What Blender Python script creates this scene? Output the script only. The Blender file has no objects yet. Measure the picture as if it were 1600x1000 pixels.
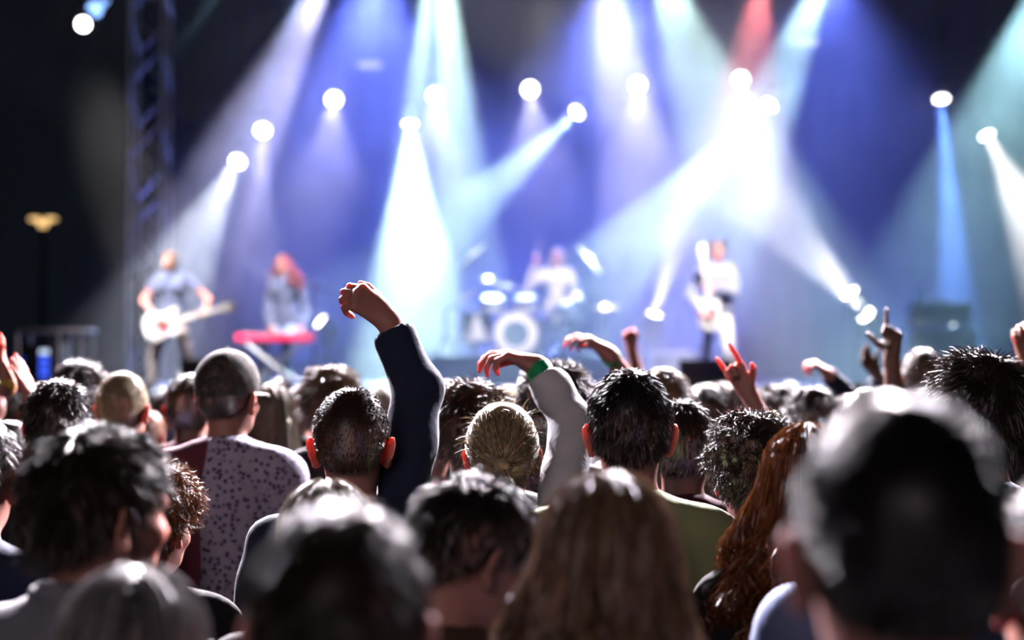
import bpy, bmesh, math, random
import numpy as np
from mathutils import Vector, Matrix, Euler

SC = bpy.context.scene
COL = SC.collection
random.seed(7)
RNG = np.random.default_rng(7)
R = math.radians

# ------------------------------------------------------------------ camera
FPX, CAMZ, HOR = 2222.0, 1.80, 560.0
cam_d = bpy.data.cameras.new('camera')
cam = bpy.data.objects.new('camera', cam_d)
COL.objects.link(cam)
cam_d.sensor_width = 36.0
cam_d.lens = 36.0 * FPX / 1600.0
cam_d.clip_start, cam_d.clip_end = 0.05, 300
TILT = math.atan((HOR - 500.0) / FPX)
cam.location = (0, 0, CAMZ)
cam.rotation_euler = (math.pi / 2 + TILT, 0, 0)
cam_d.dof.use_dof = True
cam_d.dof.focus_distance = 3.25
cam_d.dof.aperture_fstop = 1.6
SC.camera = cam


def P(px, py, d):
    """the point at depth y = d seen at a pixel of the 1600 x 1000 frame"""
    u, v = (px - 800.0) / FPX, (500.0 - py) / FPX
    c, s = math.cos(TILT), math.sin(TILT)
    dy, dz = c - v * s, s + v * c
    k = d / dy
    return Vector((u * k, d, CAMZ + dz * k))


# ------------------------------------------------------------------ world, exposure
W = bpy.data.worlds.new('night')
SC.world = W
W.use_nodes = True
bg = W.node_tree.nodes['Background']
bg.inputs[0].default_value = (0.18, 0.23, 0.36, 1)
bg.inputs[1].default_value = 0.02
SC.view_settings.view_transform = 'Standard'
SC.view_settings.look = 'None'
SC.view_settings.exposure = 0.0
SC.view_settings.gamma = 1.0
SC.view_settings.use_curve_mapping = False
SC.cycles.use_denoising = True
SC.cycles.use_adaptive_sampling = False
SC.cycles.max_bounces = 5
SC.cycles.diffuse_bounces = 0
SC.cycles.glossy_bounces = 2
SC.cycles.transmission_bounces = 4
SC.cycles.volume_bounces = 0
SC.cycles.volume_step_rate = 0.35
SC.cycles.sample_clamp_indirect = 3.0


def spot(name, loc, target, deg, color, power, blend=0.5, radius=0.1, parent=None):
    l = bpy.data.lights.new(name, 'SPOT')
    l.energy, l.color, l.spot_size, l.spot_blend, l.shadow_soft_size = power, color, R(deg), blend, radius
    o = bpy.data.objects.new(name, l)
    COL.objects.link(o)
    q = (Vector(target) - Vector(loc)).to_track_quat('-Z', 'Y')
    o.matrix_world = Matrix.Translation(loc) @ q.to_matrix().to_4x4()
    return o


# audience lights on the front truss (above the frame): back light for the crowd
for x, tx, pw, colr in ((-6.0, -1.0, 17000, (0.95, 0.88, 1.0)), (-2.6, -0.6, 38000, (1.0, 0.88, 0.95)),
                        (2.6, 0.6, 38000, (1.0, 0.88, 0.95)), (6.0, 1.0, 17000, (0.95, 0.88, 1.0))):
    spot('audience_light', (x, 13.2, 7.4), (tx, 5.0, 1.5), 46, colr, pw, 0.8, 0.25)
# added dim fill light, unseen behind the camera, brightens the crowd's backs
spot('crowd_fill_light', (-4.0, -14.0, 6.5), (0, 4.0, 1.4), 60, (1.0, 0.78, 0.82), 2000, 0.8, 4.0)
# key lights on the same truss, aimed at the band
for px, py, d, pw, kx, kd in ((275, 485, 15.9, 12000, -5.0, 13), (437, 485, 16.6, 9000, -1.2, 15), (870, 450, 19.5, 8500, 1.0, 9), (1115, 475, 17.5, 14000, 2.4, 10), (790, 510, 18.7, 6000, 0.6, 10)):
    t = P(px, py, d)
    spot('stage_key_light', (kx, 12.6, 7.2), t, kd, (1.0, 0.93, 0.97), pw, 0.6, 0.12)


# ------------------------------------------------------------------ materials
MATS = {}


def principled(name):
    m = bpy.data.materials.new(name)
    m.use_nodes = True
    return m, m.node_tree, m.node_tree.nodes['Principled BSDF']


def mat(name, color, rough=0.6, metal=0.0, var=0.25, scale=30.0, bump=0.15, sheen=0.0, sss=0.0, spec=0.5, coat=0.0):
    if name in MATS:
        return MATS[name]
    m, t, b = principled(name)
    N, L = t.nodes, t.links
    tc = N.new('ShaderNodeTexCoord')
    nz = N.new('ShaderNodeTexNoise')
    nz.inputs['Scale'].default_value = scale
    nz.inputs['Detail'].default_value = 4
    L.new(tc.outputs['Object'], nz.inputs['Vector'])
    mx = N.new('ShaderNodeMix')
    mx.data_type = 'RGBA'
    c = list(color) + [1]
    mx.inputs[6].default_value = [v * (1 - var) for v in color] + [1]
    mx.inputs[7].default_value = [min(1, v * (1 + var)) for v in color] + [1]
    L.new(nz.outputs['Fac'], mx.inputs[0])
    L.new(mx.outputs[2], b.inputs['Base Color'])
    b.inputs['Roughness'].default_value = rough
    b.inputs['Metallic'].default_value = metal
    b.inputs['Specular IOR Level'].default_value = spec
    b.inputs['Coat Weight'].default_value = coat
    if sheen:
        b.inputs['Sheen Weight'].default_value = sheen
        b.inputs['Sheen Roughness'].default_value = 0.4
    if sss:
        b.inputs['Subsurface Weight'].default_value = sss
        b.inputs['Subsurface Radius'].default_value = (1.0, 0.20, 0.12)
        b.inputs['Subsurface Scale'].default_value = 0.020
    if bump:
        bp = N.new('ShaderNodeBump')
        bp.inputs['Strength'].default_value = bump
        bp.inputs['Distance'].default_value = 0.01
        L.new(nz.outputs['Fac'], bp.inputs['Height'])
        L.new(bp.outputs['Normal'], b.inputs['Normal'])
    MATS[name] = m
    return m


def cloth(name, color, scale=14.0):
    return mat('cloth_' + name, color, 0.9, 0, 0.2, scale, 0.5, sheen=0.25, spec=0.2)


def hairmat(name, color):
    k = 'hair_' + name
    if k in MATS:
        return MATS[k]
    m, t, b = principled(k)
    N, L = t.nodes, t.links
    tc = N.new('ShaderNodeTexCoord')
    nz = N.new('ShaderNodeTexNoise')
    nz.inputs['Scale'].default_value = 90
    L.new(tc.outputs['Object'], nz.inputs['Vector'])
    mx = N.new('ShaderNodeMix')
    mx.data_type = 'RGBA'
    mx.inputs[6].default_value = [v * 0.22 for v in color] + [1]
    mx.inputs[7].default_value = [min(1, v * 1.25) for v in color] + [1]
    ge = N.new('ShaderNodeNewGeometry')  # every strand has its own shade
    pw_ = N.new('ShaderNodeMath')
    pw_.operation = 'MULTIPLY'
    L.new(ge.outputs['Random Per Island'], pw_.inputs[0])
    L.new(nz.outputs['Fac'], pw_.inputs[1])
    sc_ = N.new('ShaderNodeMath')
    sc_.operation = 'MULTIPLY'
    sc_.inputs[1].default_value = 1.7
    sc_.use_clamp = True
    L.new(pw_.outputs[0], sc_.inputs[0])
    L.new(sc_.outputs[0], mx.inputs[0])
    L.new(mx.outputs[2], b.inputs['Base Color'])
    b.inputs['Roughness'].default_value = 0.40
    b.inputs['Specular IOR Level'].default_value = 0.5
    tr = N.new('ShaderNodeBsdfTranslucent')
    L.new(mx.outputs[2], tr.inputs['Color'])
    ms = N.new('ShaderNodeMixShader')
    ms.inputs[0].default_value = 0.06
    L.new(b.outputs[0], ms.inputs[1])
    L.new(tr.outputs[0], ms.inputs[2])
    L.new(ms.outputs[0], N['Material Output'].inputs['Surface'])
    MATS[k] = m
    return m


def emit(name, color, strength):
    if name in MATS:
        return MATS[name]
    m = bpy.data.materials.new(name)
    m.use_nodes = True
    N = m.node_tree.nodes
    N.remove(N['Principled BSDF'])
    e = N.new('ShaderNodeEmission')
    e.inputs[0].default_value = list(color) + [1]
    e.inputs[1].default_value = strength
    m.node_tree.links.new(e.outputs[0], N['Material Output'].inputs['Surface'])
    m.cycles.emission_sampling = 'NONE'
    MATS[name] = m
    return m


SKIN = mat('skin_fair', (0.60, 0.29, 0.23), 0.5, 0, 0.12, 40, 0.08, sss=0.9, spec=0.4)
SKIN_SHADE = mat('skin_shaded', (0.40, 0.20, 0.18), 0.5, 0, 0.12, 40, 0.08, sss=0.2, spec=0.4)  # shaded copy of the skin: dimmer ears of near heads put into colour
SKIN_TAN = mat('skin_tan', (0.42, 0.20, 0.14), 0.5, 0, 0.12, 40, 0.08, sss=0.8, spec=0.4)
SKIN_DARK = mat('skin_brown', (0.16, 0.08, 0.055), 0.48, 0, 0.12, 40, 0.08, sss=0.2, spec=0.4)
BLACK_METAL = mat('black_metal', (0.02, 0.02, 0.022), 0.45, 0.6, 0.2, 40, 0.05)
ALU = mat('aluminium', (0.55, 0.56, 0.58), 0.35, 0.9, 0.12, 25, 0.05)
CHROME = mat('chrome', (0.75, 0.75, 0.78), 0.15, 1.0, 0.05, 10, 0)
BRASS = mat('cymbal_bronze', (0.72, 0.56, 0.28), 0.28, 0.95, 0.12, 60, 0.05)
WHITE_PLASTIC = mat('white_lacquer', (0.85, 0.84, 0.80), 0.3, 0, 0.04, 10, 0, coat=0.5)
BLACK_PLASTIC = mat('black_plastic', (0.015, 0.015, 0.017), 0.5, 0, 0.2, 40, 0.1)
TOLEX = mat('amp_covering', (0.16, 0.22, 0.22), 0.7, 0, 0.3, 300, 0.4)
GRILLE = mat('speaker_cloth', (0.22, 0.30, 0.28), 0.85, 0, 0.3, 400, 0.4)
LENS = emit('lamp_lens', (1.0, 0.98, 0.95), 14.0)
LENS_BLUE = emit('lamp_lens_blue', (0.25, 0.45, 1.0), 3.0)


# ------------------------------------------------------------------ object helpers
def link(o):
    COL.objects.link(o)
    return o


def tag(o, label=None, cat=None, group=None, kind=None):
    if label:
        o['label'] = label
    if cat:
        o['category'] = cat
    if group:
        o['group'] = group
    if kind:
        o['kind'] = kind
    return o


def empty(name, loc=(0, 0, 0), rot=(0, 0, 0)):
    o = bpy.data.objects.new(name, None)
    o.location, o.rotation_euler = loc, rot
    o.empty_display_size = 0.1
    return link(o)


def obj(name, me, m, parent=None, loc=(0, 0, 0), rot=(0, 0, 0), scale=(1, 1, 1)):
    o = bpy.data.objects.new(name, me)
    if m and not me.materials:
        me.materials.append(m)
    o.location, o.rotation_euler, o.scale = loc, rot, scale
    o.parent = parent
    return link(o)


def mesh_from(verts, faces, name='mesh', smooth=True):
    me = bpy.data.meshes.new(name)
    me.from_pydata([tuple(map(float, v)) for v in verts], [], [tuple(map(int, f)) for f in faces])
    if smooth:
        me.polygons.foreach_set('use_smooth', [True] * len(me.polygons))
    me.update()
    return me


class MB:
    """collects shapes into one mesh"""

    def __init__(s):
        s.bm = bmesh.new()

    def box(s, c, size, bev=0.0, rot=None):
        r = bmesh.ops.create_cube(s.bm, size=1.0)
        vs = r['verts']
        M = Matrix.Translation(c) @ (rot.to_4x4() if rot is not None else Matrix.Identity(4)) @ Matrix.Diagonal((*size, 1))
        bmesh.ops.transform(s.bm, matrix=M, verts=vs)
        if bev:
            es = list({e for v in vs for e in v.link_edges})
            bmesh.ops.bevel(s.bm, geom=es, offset=bev, segments=2, affect='EDGES', profile=0.5)
        return s

    def tube(s, a, b, ra, rb=None, n=12, caps=True):
        a, b = Vector(a), Vector(b)
        rb = ra if rb is None else rb
        d = b - a
        q = d.to_track_quat('Z', 'Y').to_matrix().to_4x4()
        bmesh.ops.create_cone(s.bm, cap_ends=caps, segments=n, radius1=ra, radius2=rb, depth=d.length,
                              matrix=Matrix.Translation((a + b) / 2) @ q)
        return s

    def path(s, pts, r, n=8):
        for a, b in zip(pts, pts[1:]):
            s.tube(a, b, r, n=n)
        for p in pts[1:-1]:
            s.ball(p, r, 8, 6)
        return s

    def ball(s, c, r, u=16, v=10):
        M = Matrix.Translation(c) @ (Matrix.Diagonal((*r, 1)) if hasattr(r, '__len__') else Matrix.Scale(r, 4))
        bmesh.ops.create_uvsphere(s.bm, u_segments=u, v_segments=v, radius=1.0, matrix=M)
        return s

    def lathe(s, prof, n=32, M=None):
        """prof: (r, z) pairs, turned about z"""
        rings = []
        M = M or Matrix.Identity(4)
        for r, z in prof:
            rings.append([s.bm.verts.new(M @ Vector((r * math.cos(2 * math.pi * i / n), r * math.sin(2 * math.pi * i / n), z)))
                          for i in range(n)])
        for A, B in zip(rings, rings[1:]):
            for i in range(n):
                s.bm.faces.new((A[i], A[(i + 1) % n], B[(i + 1) % n], B[i]))
        return s

    def prism(s, pts, y0, y1, bev=0.0):
        """outline in x, z extruded in y"""
        f = [s.bm.verts.new((x, y0, z)) for x, z in pts]
        g = [s.bm.verts.new((x, y1, z)) for x, z in pts]
        n = len(pts)
        fs = [s.bm.faces.new(f), s.bm.faces.new(g[::-1])]
        for i in range(n):
            s.bm.faces.new((f[(i + 1) % n], f[i], g[i], g[(i + 1) % n]))
        if bev:
            es = [e for k in fs for e in k.edges]
            bmesh.ops.bevel(s.bm, geom=es, offset=bev, segments=2, affect='EDGES', profile=0.5)
        return s

    def mesh(s, name='mesh', smooth=False):
        bmesh.ops.recalc_face_normals(s.bm, faces=s.bm.faces)
        me = bpy.data.meshes.new(name)
        s.bm.to_mesh(me)
        s.bm.free()
        if smooth:
            me.polygons.foreach_set('use_smooth', [True] * len(me.polygons))
            try:
                me.set_sharp_from_angle(angle=R(40))
            except Exception:
                pass
        return me

    def build(s, name, m, parent=None, smooth=True, **k):
        return obj(name, s.mesh(name, smooth), m, parent, **k)


# ------------------------------------------------------------------ the setting
STAGE_Z, STAGE_Y0, STAGE_Y1 = 1.45, 14.2, 23.5


def struct(name, mb, m, **k):
    return tag(mb.build(name, m, smooth=False, **k), kind='structure')


DARKFLOOR = mat('asphalt', (0.045, 0.045, 0.05), 0.85, 0, 0.4, 8, 0.3)
struct('floor', MB().box((0, 15, -0.05), (60, 60, 0.1)), DARKFLOOR)
deckmat = mat('stage_deck', (0.10, 0.105, 0.12), 0.5, 0, 0.3, 6, 0.1)
struct('stage_floor', MB().box((1.0, (STAGE_Y0 + STAGE_Y1) / 2, STAGE_Z - 0.05), (20, STAGE_Y1 - STAGE_Y0, 0.10)), deckmat)
struct('trim_1', MB().box((1.0, STAGE_Y0 - 0.02, STAGE_Z - 0.07), (20, 0.04, 0.14), 0.005),
       mat('stage_trim', (0.35, 0.36, 0.40), 0.4, 0.5, 0.1, 10, 0.05))
skirt = mat('black_skirt', (0.012, 0.012, 0.014), 0.95, 0, 0.3, 10, 0.3)
bm = MB()
pts = []
n = 240
fold = [(-9 + 20 * i / n, 0.03 * math.sin(i * 1.1) + STAGE_Y0) for i in range(n + 1)]
vs = [bm.bm.verts.new((x, y, z)) for x, y in fold for z in (0.0, STAGE_Z - 0.14)]
for i in range(n):
    bm.bm.faces.new((vs[2 * i], vs[2 * i + 2], vs[2 * i + 3], vs[2 * i + 1]))
struct('wall_stage_front', bm, skirt)
# backdrop: a folded curtain
curt = mat('backdrop_curtain', (0.022, 0.026, 0.05), 0.95, 0, 0.15, 3, 0.0, spec=0.05)
bm = MB()
n = 420
fold = [(-6.3 + 20.0 * i / n, STAGE_Y1 + 0.012 * math.sin(i * 0.75) + 0.01 * math.sin(i * 0.33)) for i in range(n + 1)]
vs = [bm.bm.verts.new((x, y, z)) for x, y in fold for z in (STAGE_Z, 10.5)]
for i in range(n):
    bm.bm.faces.new((vs[2 * i], vs[2 * i + 2], vs[2 * i + 3], vs[2 * i + 1]))
struct('wall_back', bm, curt)
struct('ceiling', MB().box((2.0, 18.6, 10.6), (24, 11, 0.15)), skirt)


# ------------------------------------------------------------------ rigging
def truss(name, a, b, w, label, group=None, up=(0, 1, 0)):
    """box truss from a to b: four chords and diagonal braces, each a part"""
    a, b = Vector(a), Vector(b)
    L = (b - a).length
    root = empty(name, a)
    z = (b - a).normalized()
    x = Vector(up).cross(z).normalized()
    y = z.cross(x)
    root.matrix_world = Matrix.Translation(a) @ Matrix((x, y, z)).transposed().to_4x4()
    tag(root, label, 'truss', group)
    ch = MB().tube((0, 0, 0), (0, 0, L), 0.025, n=10).mesh('chord', True)
    h = w / 2
    cs = [(-h, -h), (h, -h), (h, h), (-h, h)]
    for c in cs:
        obj('chord', ch, ALU, root, (c[0], c[1], 0))
    n = max(2, round(L / w / 1.1))
    st = L / n
    br = MB().tube((0, 0, 0), (w, 0, st), 0.012, n=6).mesh('brace', True)
    for k in range(n):
        for i in range(4):
            p, q = cs[i], cs[(i + 1) % 4]
            if (k + i) % 2:
                p, q = q, p
            ang = math.atan2(q[1] - p[1], q[0] - p[0])
            obj('brace', br, ALU, root, (p[0], p[1], k * st), (0, 0, ang))
    return root


tw = P(232, 560, 21.6)
truss('truss_tower', (tw.x, 21.6, STAGE_Z), (tw.x, 21.6, 10.4), 0.50, 'aluminium lattice truss tower behind the guitarist with the white guitar')
TRUSS_Z = 9.2
truss('lighting_truss', (tw.x - 0.2, 20.75, TRUSS_Z), (11.0, 20.75, TRUSS_Z), 0.36, 'horizontal aluminium truss above the stage that the hanging spotlights hang from', up=(0, 0, 1))

# moving-head spotlight: base, yoke, head, lens; built with the head pointing down -Z
M_BASE = MB().box((0, 0, 0.0), (0.30, 0.22, 0.10), 0.015).mesh('base')
M_YOKE = MB().box((-0.19, 0, -0.17), (0.03, 0.10, 0.30), 0.008).box((0.19, 0, -0.17), (0.03, 0.10, 0.30), 0.008).box((0, 0, -0.06), (0.40, 0.12, 0.03), 0.008).mesh('yoke')
M_HEAD = MB().lathe([(0.0, 0.20), (0.09, 0.195), (0.125, 0.15), (0.13, 0.02), (0.145, -0.03), (0.15, -0.19), (0.135, -0.20), (0.13, -0.17)], 28).mesh('head', True)
M_LENS = MB().lathe([(0.0, -0.185), (0.06, -0.182), (0.10, -0.178), (0.128, -0.172)], 28).mesh('lens', True)
M_LENS.materials.append(LENS)
M_LENS_B = M_LENS.copy()
M_LENS_B.materials[0] = LENS_BLUE
M_DROP = MB().tube((0, 0, 0), (0, 0, 1), 0.02, n=8).mesh('drop_pipe', True)


def moving_head(px, py, d, aim, deg, color, power, label, size=1.0, floor=False, lens=None, blend=0.45, group=None):
    loc = P(px, py, d)
    root = empty('floor_spotlight' if floor else 'hanging_spotlight', loc)
    tag(root, label, 'spotlight', group)
    aim = Vector(aim)
    dirv = (aim - loc).normalized()
    yaw = math.atan2(dirv.y, dirv.x) - math.pi / 2
    s = size
    flip = math.pi if floor else 0
    zoff = -0.24 * s if floor else 0.24 * s
    obj('base', M_BASE, BLACK_METAL, root, (0, 0, zoff), (flip, 0, yaw), (s,) * 3)
    obj('yoke', M_YOKE, BLACK_METAL, root, (0, 0, zoff), (flip, 0, yaw), (s,) * 3)
    h = obj('head', M_HEAD, BLACK_METAL, root, (0, 0, 0), (0, 0, 0), (s,) * 3)
    h.rotation_mode = 'QUATERNION'
    h.rotation_quaternion = dirv.to_track_quat('-Z', 'Y')
    obj('lens', lens or M_LENS, None, h)
    if floor:
        z0 = loc.z + zoff - 0.05 * s - STAGE_Z
        if z0 > 0.03:
            MB().tube((0, 0, -z0 + 0.0), (0, 0, 0), 0.03, n=10).build('stand', BLACK_METAL, root, loc=(0, 0, zoff - 0.05 * s))
            MB().lathe([(0, 0.03), (0.17, 0.025), (0.2, 0.0), (0, 0)], 20).build('stand_foot', BLACK_METAL, root, loc=(0, 0, zoff - 0.05 * s - z0 + 0.002))
    else:
        z1 = TRUSS_Z - 0.212 - (loc.z + zoff)
        if z1 > 0:
            obj('drop_pipe', M_DROP, BLACK_METAL, root, (0, 0, zoff), (0, 0, 0), (1, 1, z1))
    if power:
        spot('beam_light', loc + dirv * (0.24 * s), aim, deg, color, power * BEAM, blend, 0.05)
    return root


BEAM = 4.6
WHITE, MINT, LAV, BLUE, TEAL, RED = (1.0, 0.98, 0.95), (0.66, 1.0, 0.95), (0.62, 0.60, 1.0), (0.16, 0.30, 1.0), (0.35, 0.78, 1.0), (1.0, 0.10, 0.12)
TD = 20.6
HANG = [  # px, py, aim px, aim py, aim depth, degrees, colour, power, label
    (411, 198, 380, 700, 14.0, 11, LAV, 500, 'small hanging spotlight next to the tower with its lens turned down and sideways'),
    (375, 246, 290, 400, 18.2, 20, (0.80, 0.88, 1.0), 1100, 'hanging spotlight beaming on the guitarist with the white guitar'),
    (522, 153, 470, 760, 8.0, 10, LAV, 450, 'round spotlight facing the audience above the keyboard player'),
    (640, 180, 652, 560, 19.4, 34, MINT, 4800, 'spotlight pouring a wide white cone of light beside the drum kit'),
    (680, 147, 690, 760, 8.0, 10, LAV, 450, 'round spotlight facing the audience inside the tall pale beam'),
    (828, 137, 900, 780, 8.0, 10, LAV, 450, 'round spotlight facing the audience above the drummer'),
    (910, 168, 690, 365, 18.8, 18, MINT, 1500, 'spotlight above the drummer with a beam slanting toward the wide white cone'),
    (996, 130, 1010, 760, 8.0, 10, LAV, 450, 'round spotlight facing the audience inside the lavender beam'),
    (1157, 122, 1230, 760, 8.0, 10, LAV, 450, 'round spotlight facing the audience beside the pink red haze'),
    (1211, 155, 905, 470, 18.6, 19, MINT, 3200, 'spotlight with a long beam slanting down to the drummer'),
    (1470, 143, 1500, 520, 18.6, 10, (0.12, 0.30, 1.0), 6500, 'spotlight with a narrow blue beam above the amplifier'),
    (1536, 200, 1680, 470, 19.0, 30, WHITE, 1700, 'spotlight beaming down past the outer side of the amplifier'),
]
for px, py, ax, ay, ad, dg, c, pw, lab in HANG:
    moving_head(px, py, TD, P(ax, ay, ad), dg, c, pw, lab, 0.78)
# three lamps of the side rig, high beside the tower
for px, py, l, s, lab in ((130, 38, None, 0.62, 'white lit lamp, lowest of the three on the dark side rig'), (148, 15, M_LENS_B, 0.75, 'blue lit lamp, middle one of the three on the dark side rig'),
                          (160, 2, M_LENS_B, 0.6, 'blue lit lamp, topmost of the three on the dark side rig')):
    moving_head(px, py, {130: 18.0, 148: 18.4, 160: 18.8}[px], (0, 0, 2.0), 10, BLUE, 0, lab, s, lens=l)
truss('side_rig_truss', (P(145, 0, 18).x, 17.6, TRUSS_Z), (P(145, 0, 18).x, 19.4, TRUSS_Z), 0.3, 'short dark truss that carries the three side lamps', up=(0, 0, 1))
# lamps hung higher than the frame, whose beams come down into it
HIGH = [
    (683, -170, 690, 520, 18.6, 19, MINT, 7000, 'spotlight hung high with a tall pale beam straight down beside the drum kit'),
    (380, -60, 190, 190, 20.0, 10, TEAL, 500, 'spotlight hung high with a faint teal beam toward the tower'),
    (545, -110, 330, 330, 19.0, 17, LAV, 6500, 'spotlight hung high with a broad lavender beam toward the keyboard player'),
    (503, -95, 388, 210, 19.6, 7, (0.1, 0.45, 1.0), 2200, 'spotlight hung high with a narrow blue edge beam'),
    (925, -150, 1030, 480, 18.4, 17, LAV, 5600, 'spotlight hung high with a lavender beam beside the drummer'),
    (1000, -120, 1215, 430, 18.0, 22, MINT, 3300, 'spotlight hung high with a broad white beam over the guitarist in white jeans'),
    (1195, -70, 1172, 130, 20.0, 26, (1.0, 0.20, 0.20), 900, 'spotlight hung high with a short pink red glow'),
    (1320, -110, 1100, 400, 18.6, 16, (0.55, 0.88, 1.0), 5000, 'spotlight hung high with a pale teal beam over the guitarist in white jeans'),
    (1650, -90, 1440, 560, 17.4, 21, (0.45, 0.85, 1.0), 2100, 'spotlight hung high with a teal beam falling on the amplifier'),
]
for px, py, ax, ay, ad, dg, c, pw, lab in HIGH:
    moving_head(px, py, TD + 0.42, P(ax, ay, ad), dg, c, pw, lab, 0.78)
# blue wash lights on the truss and behind the kit
for x, pw in ((-2.0, 6500), (1.5, 6500), (4.6, 2600)):
    spot('blue_wash_light', (x, 20.2, 7.3), (x * 0.9, 19.5, 1.5), 95, (0.13, 0.19, 1.0), pw, 0.9, 0.3)
for x, pw in ((-3.4, 900), (-0.5, 1800), (3.0, 1600), (6.5, 700)):
    spot('backdrop_wash_light', (x, 22.4, 1.6), (x, 23.5, 4.5), 130, (0.18, 0.24, 1.0), pw, 1.0, 0.3)
# floor lamps behind the band
FLOOR = [
    (513, 513, 300, 330, 19.0, 9, LAV, 1000, 'round floor spotlight on a stand behind the end of the red keyboard'),
    (740, 511, 700, 120, 20.6, 8, WHITE, 200, 'round floor spotlight on a stand beside the bass drum'),
    (1018, 507, 1110, 200, 19.0, 24, LAV, 1300, 'round floor spotlight on a stand between the drummer and the guitarist in white jeans'),
    (1362, 502, 1130, 240, 18.2, 26, (0.90, 0.92, 1.0), 6800, 'floor spotlight near the amplifier blasting a white beam up across the stage'),
    (1337, 470, 1150, 210, 18.8, 14, WHITE, 900, 'smaller floor spotlight on a tall stand in the white blast beam'),
]
for px, py, ax, ay, ad, dg, c, pw, lab in FLOOR:
    moving_head(px, py, 20.0, P(ax, ay, ad), dg, c, pw, lab, 0.85, floor=True)
# strip fixtures near the top of the frame
for px, py, w, lab in ((577, 102, 0.36, 'small pale strip light hanging between two round spotlights'), (1260, 66, 0.40, 'small white strip light hanging in the teal beam')):
    l = P(px, py, TD)
    r = tag(empty('strip_light', l), lab, 'strip light')
    MB().box((0, 0.05, 0), (w, 0.10, 0.14), 0.01).build('housing', BLACK_METAL, r)
    MB().box((0, -0.005, 0), (w * 0.94, 0.02, 0.10), 0.004).build('tube', emit('strip_tube', (0.75, 0.72, 1.0), 0.75), r)
    obj('drop_pipe', M_DROP, BLACK_METAL, r, (0, 0.05, 0.05), (0, 0, 0), (1, 1, TRUSS_Z - 0.27 - l.z))

# ------------------------------------------------------------------ street lamp beyond the stage
l = P(67, 345, 34.0)
r = tag(empty('street_lamp', (l.x, l.y, 0)), 'lit amber street lamp in the dark far beyond the stage', 'street lamp')
MB().tube((0, 0, 0), (0, 0, l.z - 0.05), 0.07, 0.045).build('post', BLACK_METAL, r)
am = emit('amber_lamp', (1.0, 0.62, 0.25), 1.5)
MB().lathe([(0, 0.06), (0.16, 0.04), (0.08, -0.12), (0, -0.14)], 16).build('lantern', am, r, loc=(0, 0, l.z - 0.04))
for s in (-1, 1):
    MB().ball((s * 0.19, 0, l.z + 0.04), (0.15, 0.1, 0.055)).build('side_lantern', am, r)
MB().tube((-0.28, 0, l.z + 0.1), (0.28, 0, l.z + 0.1), 0.02).build('arm', BLACK_METAL, r)

# ------------------------------------------------------------------ equipment
# rack of flight cases with blue lights
rk = P(98, 600, 15.4)
r = tag(empty('equipment_rack', (rk.x, 15.4, STAGE_Z)), 'open metal rack with glowing blue lights at the dark end of the stage', 'rack')
hh = P(98, 517, 15.4).z - STAGE_Z
for sx in (-0.42, 0.02, 0.26):
    for sy in (-0.2, 0.2):
        MB().box((sx, sy, hh / 2), (0.03, 0.03, hh), 0.004).build('post', ALU, r)
MB().box((-0.08, 0, hh), (0.76, 0.46, 0.05), 0.008).build('top', ALU, r)
MB().box((-0.08, 0, 0.06), (0.74, 0.44, 0.03), 0.004).build('shelf', ALU, r)
MB().box((-0.18, 0.03, 0.30), (0.40, 0.36, 0.42), 0.01).build('case', BLACK_PLASTIC, r)
bl = emit('blue_led', (0.05, 0.12, 1.0), 1.6)
for zz in (0.18, 0.26, 0.34, 0.42):
    MB().box((-0.15, -0.16, zz), (0.10, 0.02, 0.05), 0.006).build('indicator_light', bl if zz < 0.4 else emit('pale_led', (0.6, 0.75, 1.0), 1.4), r)
for zz in (0.20, 0.34):
    MB().box((-0.42 + 0.03, -0.16, zz), (0.06, 0.02, 0.04), 0.006).build('indicator_light', emit('dim_blue_led', (0.03, 0.08, 0.8), 0.4), r)

# amplifier: head on a cabinet
a0 = P(1476, 600, 18.0)
r = tag(empty('speaker_cabinet', (a0.x, 18.0, STAGE_Z)), 'teal lit speaker cabinet standing on the stage under the amplifier head', 'speaker')
ch = P(1476, 513, 18.0).z - STAGE_Z
MB().box((0, 0.18, ch / 2 + 0.02), (0.86, 0.36, ch - 0.04), 0.015).build('cabinet', TOLEX, r)
MB().box((0, -0.005, ch / 2 + 0.02), (0.80, 0.02, ch - 0.10), 0.004).build('grille', GRILLE, r)
for sx in (-1, 1):
    MB().box((sx * 0.41, 0.0, ch - 0.04), (0.05, 0.06, 0.05), 0.006).build('corner_guard', ALU, r)
    MB().tube((sx * 0.35, 0.1, 0), (sx * 0.35, 0.1, 0.03), 0.03).build('foot', BLACK_PLASTIC, r)
for i in range(4):
    sx, sz = (-0.2, 0.2)[i % 2], (0.22, 0.56)[i // 2]
    MB().lathe([(0.15, 0.0), (0.15, 0.006), (0.13, 0.0), (0.05, -0.01), (0, 0.0)], 24, Matrix.Rotation(math.pi / 2, 4, 'X')).build('speaker_ring', GRILLE, r, loc=(sx, -0.018, sz * ch / 0.8))
r = tag(empty('amplifier_head', (a0.x - 0.03, 18.0, STAGE_Z + ch)), 'amplifier head with a pale lit top edge on the speaker cabinet', 'amplifier')
hd = P(1476, 472, 18.0).z - STAGE_Z - ch
MB().box((0, 0.16, hd / 2 + 0.01), (0.78, 0.30, hd - 0.02), 0.015).build('case', TOLEX, r)
MB().box((0, 0.0, hd * 0.65), (0.72, 0.02, hd * 0.4), 0.003).build('grille', GRILLE, r)
MB().box((-0.04, -0.002, hd * 0.25), (0.60, 0.02, hd * 0.26), 0.003).build('control_panel', ALU, r)
for k in range(7):
    MB().tube((-0.28 + k * 0.08, -0.01, hd * 0.25), (-0.28 + k * 0.08, -0.035, hd * 0.25), 0.014).build('knob', BLACK_PLASTIC, r)
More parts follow.
